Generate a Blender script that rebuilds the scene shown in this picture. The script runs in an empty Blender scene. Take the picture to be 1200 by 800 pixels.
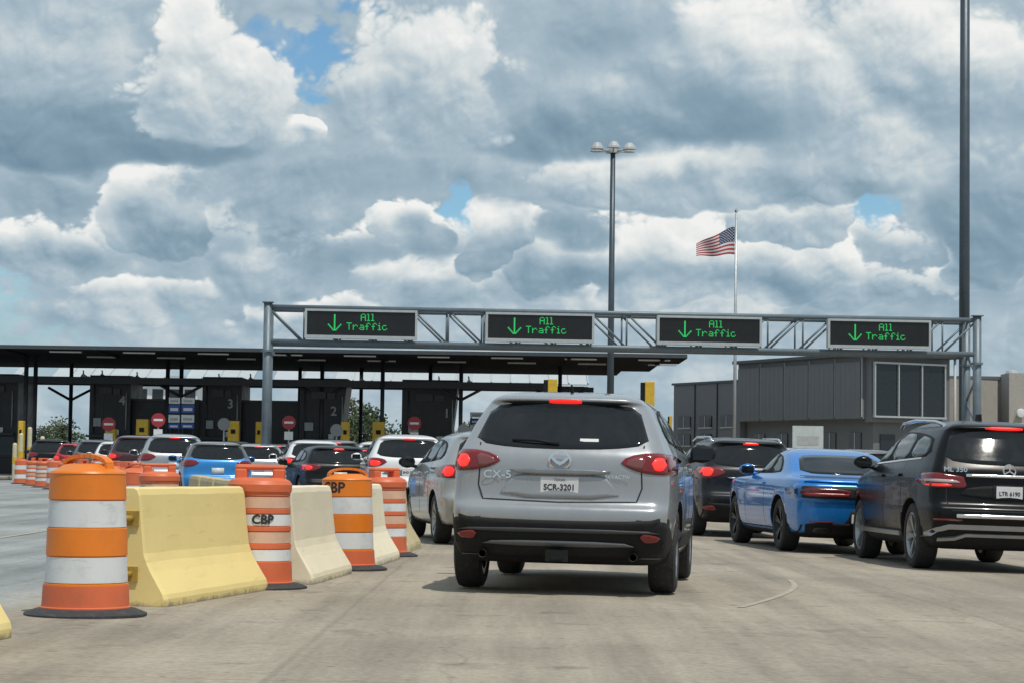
import bpy, bmesh, math, random
from mathutils import Vector, Matrix, noise
from mathutils.bvhtree import BVHTree
R = math.radians
rnd = random.Random(7)
scene = bpy.context.scene
C = scene.collection

# ------------------------------------------------------------------ camera
ZC = 0.97
F = 2600.0                                   # focal length in photo pixels
PITCH, ROLL = R(3.36), R(0.8)
cam_d = bpy.data.cameras.new('camera'); cam = bpy.data.objects.new('camera', cam_d); C.objects.link(cam)
cam_d.sensor_width = 36.0; cam_d.lens = 78.0; cam_d.clip_start = 0.1; cam_d.clip_end = 9000
cam.matrix_world = Matrix.Translation((0, 0, ZC)) @ Matrix.Rotation(math.pi/2 + PITCH, 4, 'X') @ Matrix.Rotation(ROLL, 4, 'Z')
scene.camera = cam
scene.view_settings.view_transform = 'Standard'; scene.view_settings.look = 'None'
scene.view_settings.gamma = 1.0; scene.view_settings.exposure = 0.0

def XA(px, Y): return (px - 600.0) * Y / F   # lateral position of a photo column at depth Y

# ------------------------------------------------------------------ sun and sky
SUN_EL, SUN_AZ = R(65), R(146)               # azimuth clockwise from +Y (view direction)
sd = Vector((math.sin(SUN_AZ)*math.cos(SUN_EL), math.cos(SUN_AZ)*math.cos(SUN_EL), math.sin(SUN_EL)))
sun_d = bpy.data.lights.new('sun', 'SUN'); sun = bpy.data.objects.new('sun', sun_d); C.objects.link(sun)
sun_d.energy = 3.0; sun_d.angle = R(0.6); sun_d.color = (1.0, 0.95, 0.87)
sun.rotation_euler = (-sd).to_track_quat('-Z', 'Y').to_euler()
sun.location = (20, -20, 40)

world = bpy.data.worlds.new('World'); scene.world = world; world.use_nodes = True
WN, WL = world.node_tree.nodes, world.node_tree.links
for n in list(WN): WN.remove(n)
SKY_STRENGTH = 0.1
world.cycles.sampling_method = 'MANUAL'; world.cycles.sample_map_resolution = 256

def build_sky():
    def val(s, v):
        if isinstance(v, (int, float)): s.default_value = v
        elif isinstance(v, (tuple, list, Vector)): s.default_value = tuple(v)
        else: WL.new(v, s)
    def m(op, a, b=0.0, c=0.0, clamp=False):
        n = WN.new('ShaderNodeMath'); n.operation = op; n.use_clamp = clamp
        val(n.inputs[0], a); val(n.inputs[1], b); val(n.inputs[2], c)
        return n.outputs[0]
    def v(op, a, b=(0, 0, 0), s=None):
        n = WN.new('ShaderNodeVectorMath'); n.operation = op
        val(n.inputs[0], a); val(n.inputs[1], b)
        if s is not None: val(n.inputs['Scale'], s)
        return n.outputs[0]
    def comb(x, y, z):
        n = WN.new('ShaderNodeCombineXYZ'); val(n.inputs[0], x); val(n.inputs[1], y); val(n.inputs[2], z); return n.outputs[0]
    def noise_(vec, scale, detail=0, rough=.55):
        n = WN.new('ShaderNodeTexNoise'); val(n.inputs['Vector'], vec)
        n.inputs['Scale'].default_value = scale; n.inputs['Detail'].default_value = detail
        n.inputs['Roughness'].default_value = rough
        return n
    def sstep(a, lo, hi, o0=0.0, o1=1.0):
        n = WN.new('ShaderNodeMapRange'); n.interpolation_type = 'SMOOTHSTEP'
        val(n.inputs['Value'], a); n.inputs['From Min'].default_value = lo; n.inputs['From Max'].default_value = hi
        n.inputs['To Min'].default_value = o0; n.inputs['To Max'].default_value = o1
        return n.outputs[0]
    tc = WN.new('ShaderNodeTexCoord').outputs['Generated']
    sep = WN.new('ShaderNodeSeparateXYZ'); WL.new(tc, sep.inputs[0])
    x, y, z = sep.outputs
    az = m('ARCTAN2', x, y)                                   # clockwise from the view direction
    hyp = m('SQRT', m('ADD', m('MULTIPLY', x, x), m('MULTIPLY', y, y)))
    el = m('ARCTAN2', z, hyp)
    zw = m('MULTIPLY', m('LOGARITHM', m('ADD', 1.0, m('MULTIPLY', m('MAXIMUM', z, 0.0), 3.0)), math.e), 2.35)   # lower clouds look smaller
    q0 = comb(m('MULTIPLY', x, 4.0), m('MULTIPLY', y, 4.0), zw)
    w1 = noise_(v('ADD', q0, (3.1, 7.7, 1.3)), 3.0, 2, .5).outputs['Color']
    q = v('ADD', q0, v('SCALE', v('SUBTRACT', w1, (.5, .5, .5)), s=0.07))
    def billow(qq, octaves):
        s = None
        for (i, sc, w) in octaves:
            n = noise_(v('ADD', qq, (i*3.7, i*1.9, i*5.3)), sc).outputs['Fac']
            a = m('MULTIPLY', m('ABSOLUTE', m('SUBTRACT', n, .5)), 4*w)
            s = a if s is None else m('ADD', s, a)
        return s
    LO = [(0, 2.4, .42), (1, 5.1, .26), (2, 10.7, .16)]
    HI = [(3, 21.0, .13), (4, 41.0, .085), (5, 80.0, .05)]
    lo0, hi0 = billow(q, LO), billow(q, HI)
    lo1, hi1 = billow(v('ADD', q, (0.020, -0.01, 0.034)), LO), billow(v('ADD', q, (0.006, -0.003, 0.013)), HI)
    b0 = m('SUBTRACT', m('ADD', lo0, hi0), .42)                # rounded heaps with creases between, about -0.4 .. 0.5
    rel = m('ADD', m('SUBTRACT', lo0, lo1), m('MULTIPLY', m('SUBTRACT', hi0, hi1), .50))   # brighter where the heaps face the light
    big = m('SUBTRACT', noise_(q, 1.15, 4, .5).outputs['Fac'], .5)
    sw = WN.new('ShaderNodeSeparateXYZ'); WL.new(noise_(q0, 4.0, 3, .55).outputs['Color'], sw.inputs[0])
    azw = m('ADD', az, m('MULTIPLY', m('SUBTRACT', sw.outputs[0], .5), .075))
    elw = m('ADD', el, m('MULTIPLY', m('SUBTRACT', sw.outputs[1], .5), .030))
    # generic broken cumulus all round the sky
    dens = m('ADD', m('MULTIPLY', big, 2.2), m('MULTIPLY', b0, .7))
    alpha = sstep(dens, -.62, -.30)
    lum = m('ADD', m('ADD', .53, m('MULTIPLY', rel, .35)), m('MULTIPLY', b0, .18))
    #            px   base  half-w  height  drop  top   base-lum  noise soft
    clouds = CLOUDS
    for (px, py, hw, hh, drop, lt, lb, amp, soft) in clouds:
        a0 = math.atan((px - 600)/F); e0 = math.atan((554 + (px-600)*math.tan(ROLL) - py)/F)
        dx = m('MULTIPLY', m('SUBTRACT', azw, a0), F/hw)
        dy = m('SUBTRACT', elw, e0)
        up = m('MULTIPLY', m('MAXIMUM', dy, 0.0), F/hh)
        dn = m('MULTIPLY', m('MINIMUM', dy, 0.0), F/(drop*1.9))
        r2 = m('ADD', m('MULTIPLY', dx, dx), m('ADD', m('MULTIPLY', up, up), m('MULTIPLY', dn, dn)))
        D = m('ADD', m('SUBTRACT', 1.0, r2), m('MULTIPLY', b0, amp*1.45))
        mk = sstep(D, -.02, max(.22, soft*1.15))
        L = sstep(up, -.05, .70, lb, lt)
        L = m('ADD', L, m('MULTIPLY', rel, .20 + .55*lt))
        L = m('ADD', L, m('MULTIPLY', b0, .20))
        if lt > .7: L = m('ADD', L, m('MULTIPLY', sstep(D, 0.0, .7, .16, 0.0), sstep(up, .0, .3)))   # sunlit rims
        lum = m('ADD', lum, m('MULTIPLY', mk, m('SUBTRACT', L, lum)))
        if lt >= 0: alpha = m('MAXIMUM', alpha, mk)
    for (px, py, rx, ry, amt) in GAPS:
        a0 = math.atan((px - 600)/F); e0 = math.atan((554 + (px-600)*math.tan(ROLL) - py)/F)
        dx = m('MULTIPLY', m('SUBTRACT', azw, a0), F/rx); dy = m('MULTIPLY', m('SUBTRACT', elw, e0), F/ry)
        g = m('SUBTRACT', m('SUBTRACT', 1.0, m('ADD', m('MULTIPLY', dx, dx), m('MULTIPLY', dy, dy))), m('MULTIPLY', b0, 4.2))
        alpha = m('MULTIPLY', alpha, m('SUBTRACT', 1.0, sstep(g, -.1, .9, 0.0, amt)))
    lum = m('ADD', lum, m('MULTIPLY', m('SUBTRACT', noise_(q, 14.0, 4, .6).outputs['Fac'], .5), .08))
    ramp = WN.new('ShaderNodeValToRGB'); WL.new(m('MULTIPLY', lum, 1.0, clamp=True), ramp.inputs[0])
    cr = ramp.color_ramp
    stops = [(0.0, (.165, .265, .35)), (.28, (.25, .36, .445)), (.52, (.39, .495, .57)), (.74, (.62, .68, .70)), (1.0, (.88, .885, .865))]
    for p, c in stops[1:-1]: cr.elements.new(p)
    for e, (p, c) in zip(cr.elements, stops): e.position = p; e.color = (*c, 1)
    sky = WN.new('ShaderNodeTexSky'); sky.sky_type = 'NISHITA'; sky.sun_disc = False
    sky.sun_elevation = SUN_EL; sky.sun_rotation = SUN_AZ; sky.air_density = 1.0; sky.dust_density = .3; sky.ozone_density = 3.0
    cloud = v('SCALE', ramp.outputs[0], s=1.0/SKY_STRENGTH)
    veil = sstep(el, 0.01, .13, 1.0, 0.0)                      # thin veil of far cloud low over the horizon
    mix = WN.new('ShaderNodeMix'); mix.data_type = 'RGBA'
    WL.new(m('MAXIMUM', alpha, veil), mix.inputs[0]); WL.new(v('MULTIPLY', sky.outputs[0], (.80, 1.04, 1.10)), mix.inputs[6]); WL.new(cloud, mix.inputs[7])
    bg = WN.new('ShaderNodeBackground'); bg.inputs['Strength'].default_value = SKY_STRENGTH
    WL.new(mix.outputs[2], bg.inputs[0])
    out = WN.new('ShaderNodeOutputWorld'); WL.new(bg.outputs[0], out.inputs[0])
# cloud banks, far to near: photo column and row of the base's middle, half width, height, drop below the base, brightness of top and base, roughness, edge softness
CLOUDS = [
 (60, 372, 120, 26, 12, 0.66, 0.46, 1, 0.9), (340, 362, 120, 24, 12, 0.64, 0.46, 1, 0.9), (680, 372, 150, 24, 10, 0.66, 0.5, 1, 0.9), (960, 372, 140, 22, 10, 0.62, 0.46, 1, 0.9),
 (420, 255, 260, 90, 60, 0.5, 0.4, 1.2, 0.7), (680, 290, 160, 90, 50, 0.58, 0.4, 1.2, 0.6), (1120, 330, 120, 120, 40, 0.6, 0.34, 1.2, 0.75),
 (60, 258, 130, 46, 24, 0.56, 0.4, 1, 0.8), (60, 236, 100, 34, 18, 0.5, 0.38, 1, 0.6),
 (155, 352, 105, 30, 10, 0.9, 0.52, 0.9, 0.315), (500, 338, 110, 52, 14, 0.88, 0.46, 1, 0.315), (800, 338, 150, 88, 16, 0.92, 0.4, 1, 0.27),
 (640, 330, 60, 60, 20, 0.78, 0.36, 1.1, 0.21), (945, 338, 125, 76, 16, 0.96, 0.42, 1, 0.252), (1165, 322, 60, 72, 18, 0.9, 0.42, 1, 0.18),
 (940, 262, 70, 48, 16, 0.89, 0.5, 1, 0.18), (562, 298, 52, 80, 16, 0.92, 0.42, 1.1, 0.168), (462, 272, 46, 42, 14, 0.94, 0.45, 1, 0.168),
 (300, 318, 110, 62, 18, 0.7, 0.34, 1.1, 0.6), (195, 282, 74, 90, 16, 0.94, 0.34, 1, 0.18), (38, 300, 52, 58, 24, 0.97, 0.46, 1.1, 0.4),
 (405, 296, 60, 22, 12, 0.44, 0.3, 1.3, 1), (478, 290, 46, 24, 12, 0.4, 0.3, 1.3, 1), (660, 272, 50, 22, 12, 0.4, 0.3, 1.3, 1),
 (330, 222, 150, 60, 26, 0.62, 0.4, 1.1, 0.75), (560, 206, 110, 60, 22, 0.6, 0.42, 1.1, 0.75),
 (845, 214, 230, 56, 16, 0.84, 0.4, 0.8, 0.315), (1180, 268, 80, 150, 40, 0.46, 0.24, 1, 0.6), (330, 168, 46, 20, 8, 1, 0.66, 1, 0.18),
 (985, 140, 260, 160, 34, 0.8, 0.52, 0.9, 0.54), (735, 152, 270, 120, 14, 0.66, 0.13, 0.7, 0.9), (690, 40, 100, 40, 30, 0.52, 0.4, 1, 0.8),
 (480, 120, 130, 130, 30, 0.86, 0.48, 1, 0.405), (90, 182, 200, 170, 20, 0.58, 0.1, 0.7, 0.6), (222, 140, 84, 150, 22, 0.9, 0.58, 1, 0.27),
 (150, 188, 150, 22, 14, 0.24, 0.1, 0.6, 0.8)]
rs = random.Random(21)                                        # small far heaps low over the horizon
low = []
for i in range(14):
    py = rs.uniform(285, 385); t = (py-285)/100
    low.append((30 + 86*i + rs.uniform(-35, 35), py, rs.uniform(135, 80)*(1-.25*t), rs.uniform(58, 38)*(1-.40*t), 12, rs.uniform(.84, .97), .54, 1.2, .30))
low.sort(key=lambda c: -c[1]); CLOUDS = CLOUDS[:9] + low + CLOUDS[9:]
GAPS = [(332, 98, 46, 66, 1.0), (380, 6, 50, 16, .9), (300, 60, 20, 40, .6), (520, 244, 12, 26, .95), (1030, 246, 48, 20, .9)]
build_sky()

# ------------------------------------------------------------------ ground profile
def gz(x, y):
    """height of the paving: slight crossfall, rising gently towards the plaza"""
    return -0.007*min(0.0, max(x, -30.0)) - 0.021*min(6.5, max(0.0, x-.6)) + 0.0028*max(0.0, y-30.0) - 0.0028*max(0.0, y-125.0)

# ------------------------------------------------------------------ materials
MATS = {}
def principled(name):
    m = bpy.data.materials.new(name); m.use_nodes = True
    return m, m.node_tree, m.node_tree.nodes['Principled BSDF']
def mat(name, col, rough=.5, metal=0.0, var=.12, scale=6.0, bump=0.0, bscale=60.0, coat=0.0, spec=.5, emit=None, estr=0.0, dirt=0.0, rvar=.08, toe=0.0, scuff=0.0):
    """procedural surface: base colour broken up by two noises, uneven gloss, optional fine relief"""
    if name in MATS: return MATS[name]
    m, nt, p = principled(name); N, L = nt.nodes, nt.links
    tc0 = N.new('ShaderNodeTexCoord'); oi = N.new('ShaderNodeObjectInfo')
    of = N.new('ShaderNodeVectorMath'); of.operation = 'MULTIPLY_ADD'; of.inputs[0].default_value = (1, 1, 1); L.new(tc0.outputs['Object'], of.inputs[2])
    cb = N.new('ShaderNodeCombineXYZ')
    for i_, k_ in enumerate((37.0, 61.0, 83.0)):
        q_ = N.new('ShaderNodeMath'); q_.operation = 'MULTIPLY'; L.new(oi.outputs['Random'], q_.inputs[0]); q_.inputs[1].default_value = k_; L.new(q_.outputs[0], cb.inputs[i_])
    L.new(cb.outputs[0], of.inputs[1])
    class tc: outputs = {'Object': of.outputs[0], 'Raw': tc0.outputs['Object']}
    n1 = N.new('ShaderNodeTexNoise'); n1.inputs['Scale'].default_value = scale; n1.inputs['Detail'].default_value = 6; n1.inputs['Roughness'].default_value = .65
    L.new(tc.outputs['Object'], n1.inputs['Vector'])
    mr = N.new('ShaderNodeMapRange'); L.new(n1.outputs['Fac'], mr.inputs[0])
    mr.inputs['From Min'].default_value = .25; mr.inputs['From Max'].default_value = .75
    mr.inputs['To Min'].default_value = 1-var; mr.inputs['To Max'].default_value = 1+var
    mul = N.new('ShaderNodeVectorMath'); mul.operation = 'SCALE'; mul.inputs[0].default_value = col
    L.new(mr.outputs[0], mul.inputs['Scale'])
    src = mul.outputs[0]
    if dirt > 0:
        n2 = N.new('ShaderNodeTexNoise'); n2.inputs['Scale'].default_value = scale*2.3; n2.inputs['Detail'].default_value = 9; n2.inputs['Roughness'].default_value = .7
        L.new(tc.outputs['Object'], n2.inputs['Vector'])
        r2 = N.new('ShaderNodeMapRange'); L.new(n2.outputs['Fac'], r2.inputs[0]); r2.interpolation_type = 'SMOOTHSTEP'
        r2.inputs['From Min'].default_value = .48; r2.inputs['From Max'].default_value = .72; r2.inputs['To Max'].default_value = dirt
        mx = N.new('ShaderNodeMix'); mx.data_type = 'RGBA'; L.new(r2.outputs[0], mx.inputs[0]); L.new(src, mx.inputs[6])
        mx.inputs[7].default_value = (.13, .115, .095, 1); src = mx.outputs[2]
    if scuff > 0:                                             # long dark rub marks
        mp = N.new('ShaderNodeMapping'); mp.inputs['Scale'].default_value = (1.3, 3.0, 13.0); L.new(tc.outputs['Object'], mp.inputs[0])
        n5 = N.new('ShaderNodeTexNoise'); n5.inputs['Scale'].default_value = 1.6; n5.inputs['Detail'].default_value = 8; n5.inputs['Roughness'].default_value = .68; L.new(mp.outputs[0], n5.inputs['Vector'])
        r5 = N.new('ShaderNodeMapRange'); L.new(n5.outputs['Fac'], r5.inputs[0]); r5.inputs['From Min'].default_value = .58; r5.inputs['From Max'].default_value = .76; r5.inputs['To Max'].default_value = scuff
        m5 = N.new('ShaderNodeMix'); m5.data_type = 'RGBA'; L.new(r5.outputs[0], m5.inputs[0]); L.new(src, m5.inputs[6]); m5.inputs[7].default_value = (.20, .17, .12, 1); src = m5.outputs[2]
    if toe > 0:                                               # shadow line along the foot, painted in as a dirt-coloured band, ragged upper edge
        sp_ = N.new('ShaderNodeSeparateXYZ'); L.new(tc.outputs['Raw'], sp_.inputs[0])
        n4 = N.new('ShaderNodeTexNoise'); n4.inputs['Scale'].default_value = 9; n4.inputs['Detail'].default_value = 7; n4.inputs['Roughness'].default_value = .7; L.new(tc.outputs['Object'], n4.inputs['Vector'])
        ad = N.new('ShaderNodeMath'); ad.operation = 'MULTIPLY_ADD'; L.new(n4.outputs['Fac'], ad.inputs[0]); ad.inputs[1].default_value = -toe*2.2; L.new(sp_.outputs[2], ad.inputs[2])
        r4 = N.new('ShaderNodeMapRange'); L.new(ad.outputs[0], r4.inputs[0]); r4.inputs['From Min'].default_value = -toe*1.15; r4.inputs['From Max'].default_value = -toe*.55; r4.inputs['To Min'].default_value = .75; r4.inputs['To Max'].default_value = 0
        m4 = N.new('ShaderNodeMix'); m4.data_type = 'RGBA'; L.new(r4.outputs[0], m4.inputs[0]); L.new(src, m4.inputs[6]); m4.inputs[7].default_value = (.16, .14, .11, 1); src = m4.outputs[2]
    L.new(src, p.inputs['Base Color'])
    mr3 = N.new('ShaderNodeMapRange'); L.new(n1.outputs['Fac'], mr3.inputs[0]); mr3.inputs['From Min'].default_value = .3; mr3.inputs['From Max'].default_value = .7
    mr3.inputs['To Min'].default_value = max(.02, rough-rvar); mr3.inputs['To Max'].default_value = min(1, rough+rvar)
    L.new(mr3.outputs[0], p.inputs['Roughness'])
    p.inputs['Metallic'].default_value = metal
    p.inputs['Coat Weight'].default_value = coat; p.inputs['Coat Roughness'].default_value = .04
    p.inputs['Specular IOR Level'].default_value = spec
    if bump > 0:
        nb = N.new('ShaderNodeTexNoise'); nb.inputs['Scale'].default_value = bscale; nb.inputs['Detail'].default_value = 4
        L.new(tc.outputs['Object'], nb.inputs['Vector'])
        b = N.new('ShaderNodeBump'); b.inputs['Strength'].default_value = bump; b.inputs['Distance'].default_value = .02
        L.new(nb.outputs['Fac'], b.inputs['Height']); L.new(b.outputs[0], p.inputs['Normal'])
    if emit:
        p.inputs['Emission Color'].default_value = (*emit, 1); p.inputs['Emission Strength'].default_value = estr
    MATS[name] = m
    return m
def paint(name, col, metal=.0, rough=.34, coat=.9, spec=.25):
    return mat('paint_'+name, col, rough=rough, metal=metal, var=.06, scale=3.0, coat=coat, rvar=.05, spec=spec)

BLACK = mat('black_plastic', (.013, .0135, .015), .65, var=.2, scale=9, dirt=.06, spec=.2)
RUBBER = mat('tyre_rubber', (.02, .02, .021), .8, var=.25, scale=14, dirt=.35, bump=.3, bscale=70)
GLASS = mat('tinted_glass', (.010, .012, .014), .045, var=.3, scale=3, spec=.45, rvar=.02)
SIDEGLASS = mat('side_glass', (.020, .026, .03), .05, var=.3, scale=3, spec=.6, rvar=.02)
CHROME = mat('chrome_trim', (.80, .81, .82), .12, metal=1.0, var=.08)
ALLOY = mat('alloy_wheel', (.36, .37, .38), .32, metal=.85, var=.15, dirt=.2)
DARKALLOY = mat('dark_alloy_wheel', (.03, .03, .033), .35, metal=.6, var=.2)
LENS = mat('red_tail_lens', (.17, .007, .010), .12, var=.15, coat=.5)
LENSW = mat('clear_tail_lens', (.55, .46, .45), .12, var=.15, coat=.5)
LAMP = mat('lit_brake_lamp', (.5, .02, .015), .3, emit=(1.0, .025, .02), estr=.85)
LAMPHOT = mat('lit_brake_bulb', (.6, .03, .02), .3, emit=(1.0, .025, .02), estr=1.15)
PLATE = mat('plate_white', (.62, .63, .64), .4, var=.08, scale=20)
INK = mat('plate_ink', (.03, .032, .045), .5)
SEAM = mat('panel_gap', (.012, .012, .013), .7)
AMBER = mat('clear_headlamp', (.55, .57, .6), .1, coat=.6)

# ------------------------------------------------------------------ mesh helpers
class MB:
    def __init__(self): self.v, self.f, self.mi, self.sm = [], [], [], []
    def add(self, verts, faces, mi=0, smooth=False):
        b = len(self.v); self.v += [tuple(p) for p in verts]
        for f in faces: self.f.append([b+i for i in f]); self.mi.append(mi); self.sm.append(smooth)
        return self
    def box(self, x0, x1, y0, y1, z0, z1, mi=0, bev=0.0):
        if bev > 0:
            bm = bmesh.new(); r = bmesh.ops.create_cube(bm, size=1.0)
            for w in bm.verts: w.co = Vector(((x0+x1)/2 + w.co.x*(x1-x0), (y0+y1)/2 + w.co.y*(y1-y0), (z0+z1)/2 + w.co.z*(z1-z0)))
            bmesh.ops.bevel(bm, geom=bm.edges[:], offset=bev, segments=2, affect='EDGES', profile=.5)
            bm.verts.index_update()
            self.add([w.co[:] for w in bm.verts], [[w.index for w in f.verts] for f in bm.faces], mi); bm.free(); return self
        v = [(x0,y0,z0),(x1,y0,z0),(x1,y1,z0),(x0,y1,z0),(x0,y0,z1),(x1,y0,z1),(x1,y1,z1),(x0,y1,z1)]
        return self.add(v, [(0,3,2,1),(4,5,6,7),(0,1,5,4),(1,2,6,5),(2,3,7,6),(3,0,4,7)], mi)
    def obox(self, c, ux, uy, uz, mi=0):
        c, ux, uy, uz = Vector(c), Vector(ux), Vector(uy), Vector(uz)
        v = [c+sx*ux+sy*uy+sz*uz for sz in (-1,1) for (sx,sy) in ((-1,-1),(1,-1),(1,1),(-1,1))]
        return self.add(v, [(0,3,2,1),(4,5,6,7),(0,1,5,4),(1,2,6,5),(2,3,7,6),(3,0,4,7)], mi)
    def tube(self, pts, r, n=8, mi=0, cap=True, smooth=True):
        pts = [Vector(p) for p in pts]; rs = r if isinstance(r, (list, tuple)) else [r]*len(pts)
        v, f = [], []
        ref = None
        for i, p in enumerate(pts):
            d = (pts[min(i+1, len(pts)-1)] - pts[max(i-1, 0)]).normalized()
            if ref is None: ref = Vector((0,0,1)) if abs(d.z) < .9 else Vector((1,0,0))
            a = d.cross(ref).normalized(); b = d.cross(a).normalized()
            for k in range(n):
                t = 2*math.pi*(k+.5)/n
                v.append(p + (a*math.cos(t) + b*math.sin(t))*rs[i])
        for i in range(len(pts)-1):
            for k in range(n):
                f.append((i*n+k, i*n+(k+1)%n, (i+1)*n+(k+1)%n, (i+1)*n+k))
        self.add(v, f, mi, smooth)
        if cap:
            b = len(self.v) - len(v)
            self.f.append([b+k for k in range(n)][::-1]); self.mi.append(mi); self.sm.append(False)
            self.f.append([b+(len(pts)-1)*n+k for k in range(n)]); self.mi.append(mi); self.sm.append(False)
        return self
    def lathe(self, prof, n=32, axis='Z', c=(0,0,0), mi=0, smooth=True, wob=None):
        """prof: list of (radius, height); closed ends where the radius is 0; sharp corners of the profile stay sharp"""
        if smooth is True:
            runs, cur = [], [prof[0]]
            for i in range(1, len(prof)):
                cur.append(prof[i])
                if 0 < i < len(prof)-1:
                    a = Vector((prof[i][0]-prof[i-1][0], prof[i][1]-prof[i-1][1])); b = Vector((prof[i+1][0]-prof[i][0], prof[i+1][1]-prof[i][1]))
                    if a.length > 1e-6 and b.length > 1e-6 and a.angle(b) > .45: runs.append(cur); cur = [prof[i]]
            runs.append(cur)
            if len(runs) > 1:
                for rn in runs: self.lathe(rn, n, axis, c, mi, None, wob)
                return self
        smooth = True if smooth is None else smooth
        v, f = [], []
        for (r, h) in prof:
            for k in range(n):
                t = 2*math.pi*k/n; rr = r*(wob(t, h) if wob else 1)
                p = (rr*math.cos(t), rr*math.sin(t), h)
                if axis == 'X': p = (h, rr*math.cos(t), rr*math.sin(t))
                if axis == 'Y': p = (rr*math.cos(t), h, rr*math.sin(t))
                v.append((p[0]+c[0], p[1]+c[1], p[2]+c[2]))
        for i in range(len(prof)-1):
            for k in range(n): f.append((i*n+k, i*n+(k+1)%n, (i+1)*n+(k+1)%n, (i+1)*n+k))
        return self.add(v, f, mi, smooth)
    def prism(self, poly, y0, y1, plane='XZ', mi=0):
        n = len(poly)
        if plane == 'XZ': P = lambda a, b, t: (a, t, b)
        elif plane == 'YZ': P = lambda a, b, t: (t, a, b)
        else: P = lambda a, b, t: (a, b, t)
        v = [P(a, b, y0) for a, b in poly] + [P(a, b, y1) for a, b in poly]
        f = [list(range(n))[::-1], [n+i for i in range(n)]] + [(i, (i+1)%n, n+(i+1)%n, n+i) for i in range(n)]
        return self.add(v, f, mi)
    def build(self, name, mats, parent=None, autosmooth=False):
        me = bpy.data.meshes.new(name); me.from_pydata(self.v, [], self.f)
        if not isinstance(mats, (list, tuple)): mats = [mats]
        for m in mats: me.materials.append(m)
        me.polygons.foreach_set('material_index', self.mi); me.polygons.foreach_set('use_smooth', self.sm)
        bm = bmesh.new(); bm.from_mesh(me); bmesh.ops.recalc_face_normals(bm, faces=bm.faces[:]); bm.to_mesh(me); bm.free()
        me.update()
        o = bpy.data.objects.new(name, me); C.objects.link(o); o.parent = parent
        return o
def tag(o, label=None, cat=None, group=None, kind=None):
    if label: o['label'] = label
    if cat: o['category'] = cat
    if group: o['group'] = group
    if kind: o['kind'] = kind
    return o
def thing(name, label, cat, loc=(0,0,0), rz=0.0, group=None):
    o = bpy.data.objects.new(name, None); C.objects.link(o); o.empty_display_size = .2
    o.location = loc; o.rotation_euler = (0, 0, rz)
    return tag(o, label, cat, group)
def copy_tree(o, parent=None):
    c = o.copy(); C.objects.link(c); c.parent = parent
    for ch in o.children: copy_tree(ch, c)
    return c
def text_geo(txt, size, spacing=1.0, depth=0.0):
    """triangles of a line of lettering, centred, in (x, z)"""
    cu = bpy.data.curves.new('t', 'FONT'); cu.body = txt; cu.size = size; cu.align_x = 'CENTER'; cu.align_y = 'CENTER'; cu.space_character = spacing
    cu.resolution_u = 3
    o = bpy.data.objects.new('t', cu); C.objects.link(o)
    dg = bpy.context.evaluated_depsgraph_get(); me = bpy.data.meshes.new_from_object(o.evaluated_get(dg))
    v = [(p.co.x, p.co.y) for p in me.vertices]; f = [list(p.vertices) for p in me.polygons]
    bpy.data.objects.remove(o); bpy.data.curves.remove(cu); bpy.data.meshes.remove(me)
    return v, f
def text_flat(mb, txt, size, cx, y, cz, mi=0, bold=0.0, sx=1.0):
    """lettering facing -Y at depth y"""
    v, f = text_geo(txt, size)
    offs = [(0, 0)] if bold == 0 else [(-bold, 0), (bold, 0), (0, bold), (0, -bold)]
    for k, (ox, oz) in enumerate(offs):
        mb.add([(cx + a*sx + ox, y - .0004*k, cz + b + oz) for a, b in v], f, mi)
def chaikin(poly, it=2):
    for _ in range(it):
        q = []
        for i in range(len(poly)):
            a, b = poly[i], poly[(i+1) % len(poly)]
            q.append((a[0]*.75+b[0]*.25, a[1]*.75+b[1]*.25)); q.append((a[0]*.25+b[0]*.75, a[1]*.25+b[1]*.75))
        poly = q
    return poly

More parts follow.
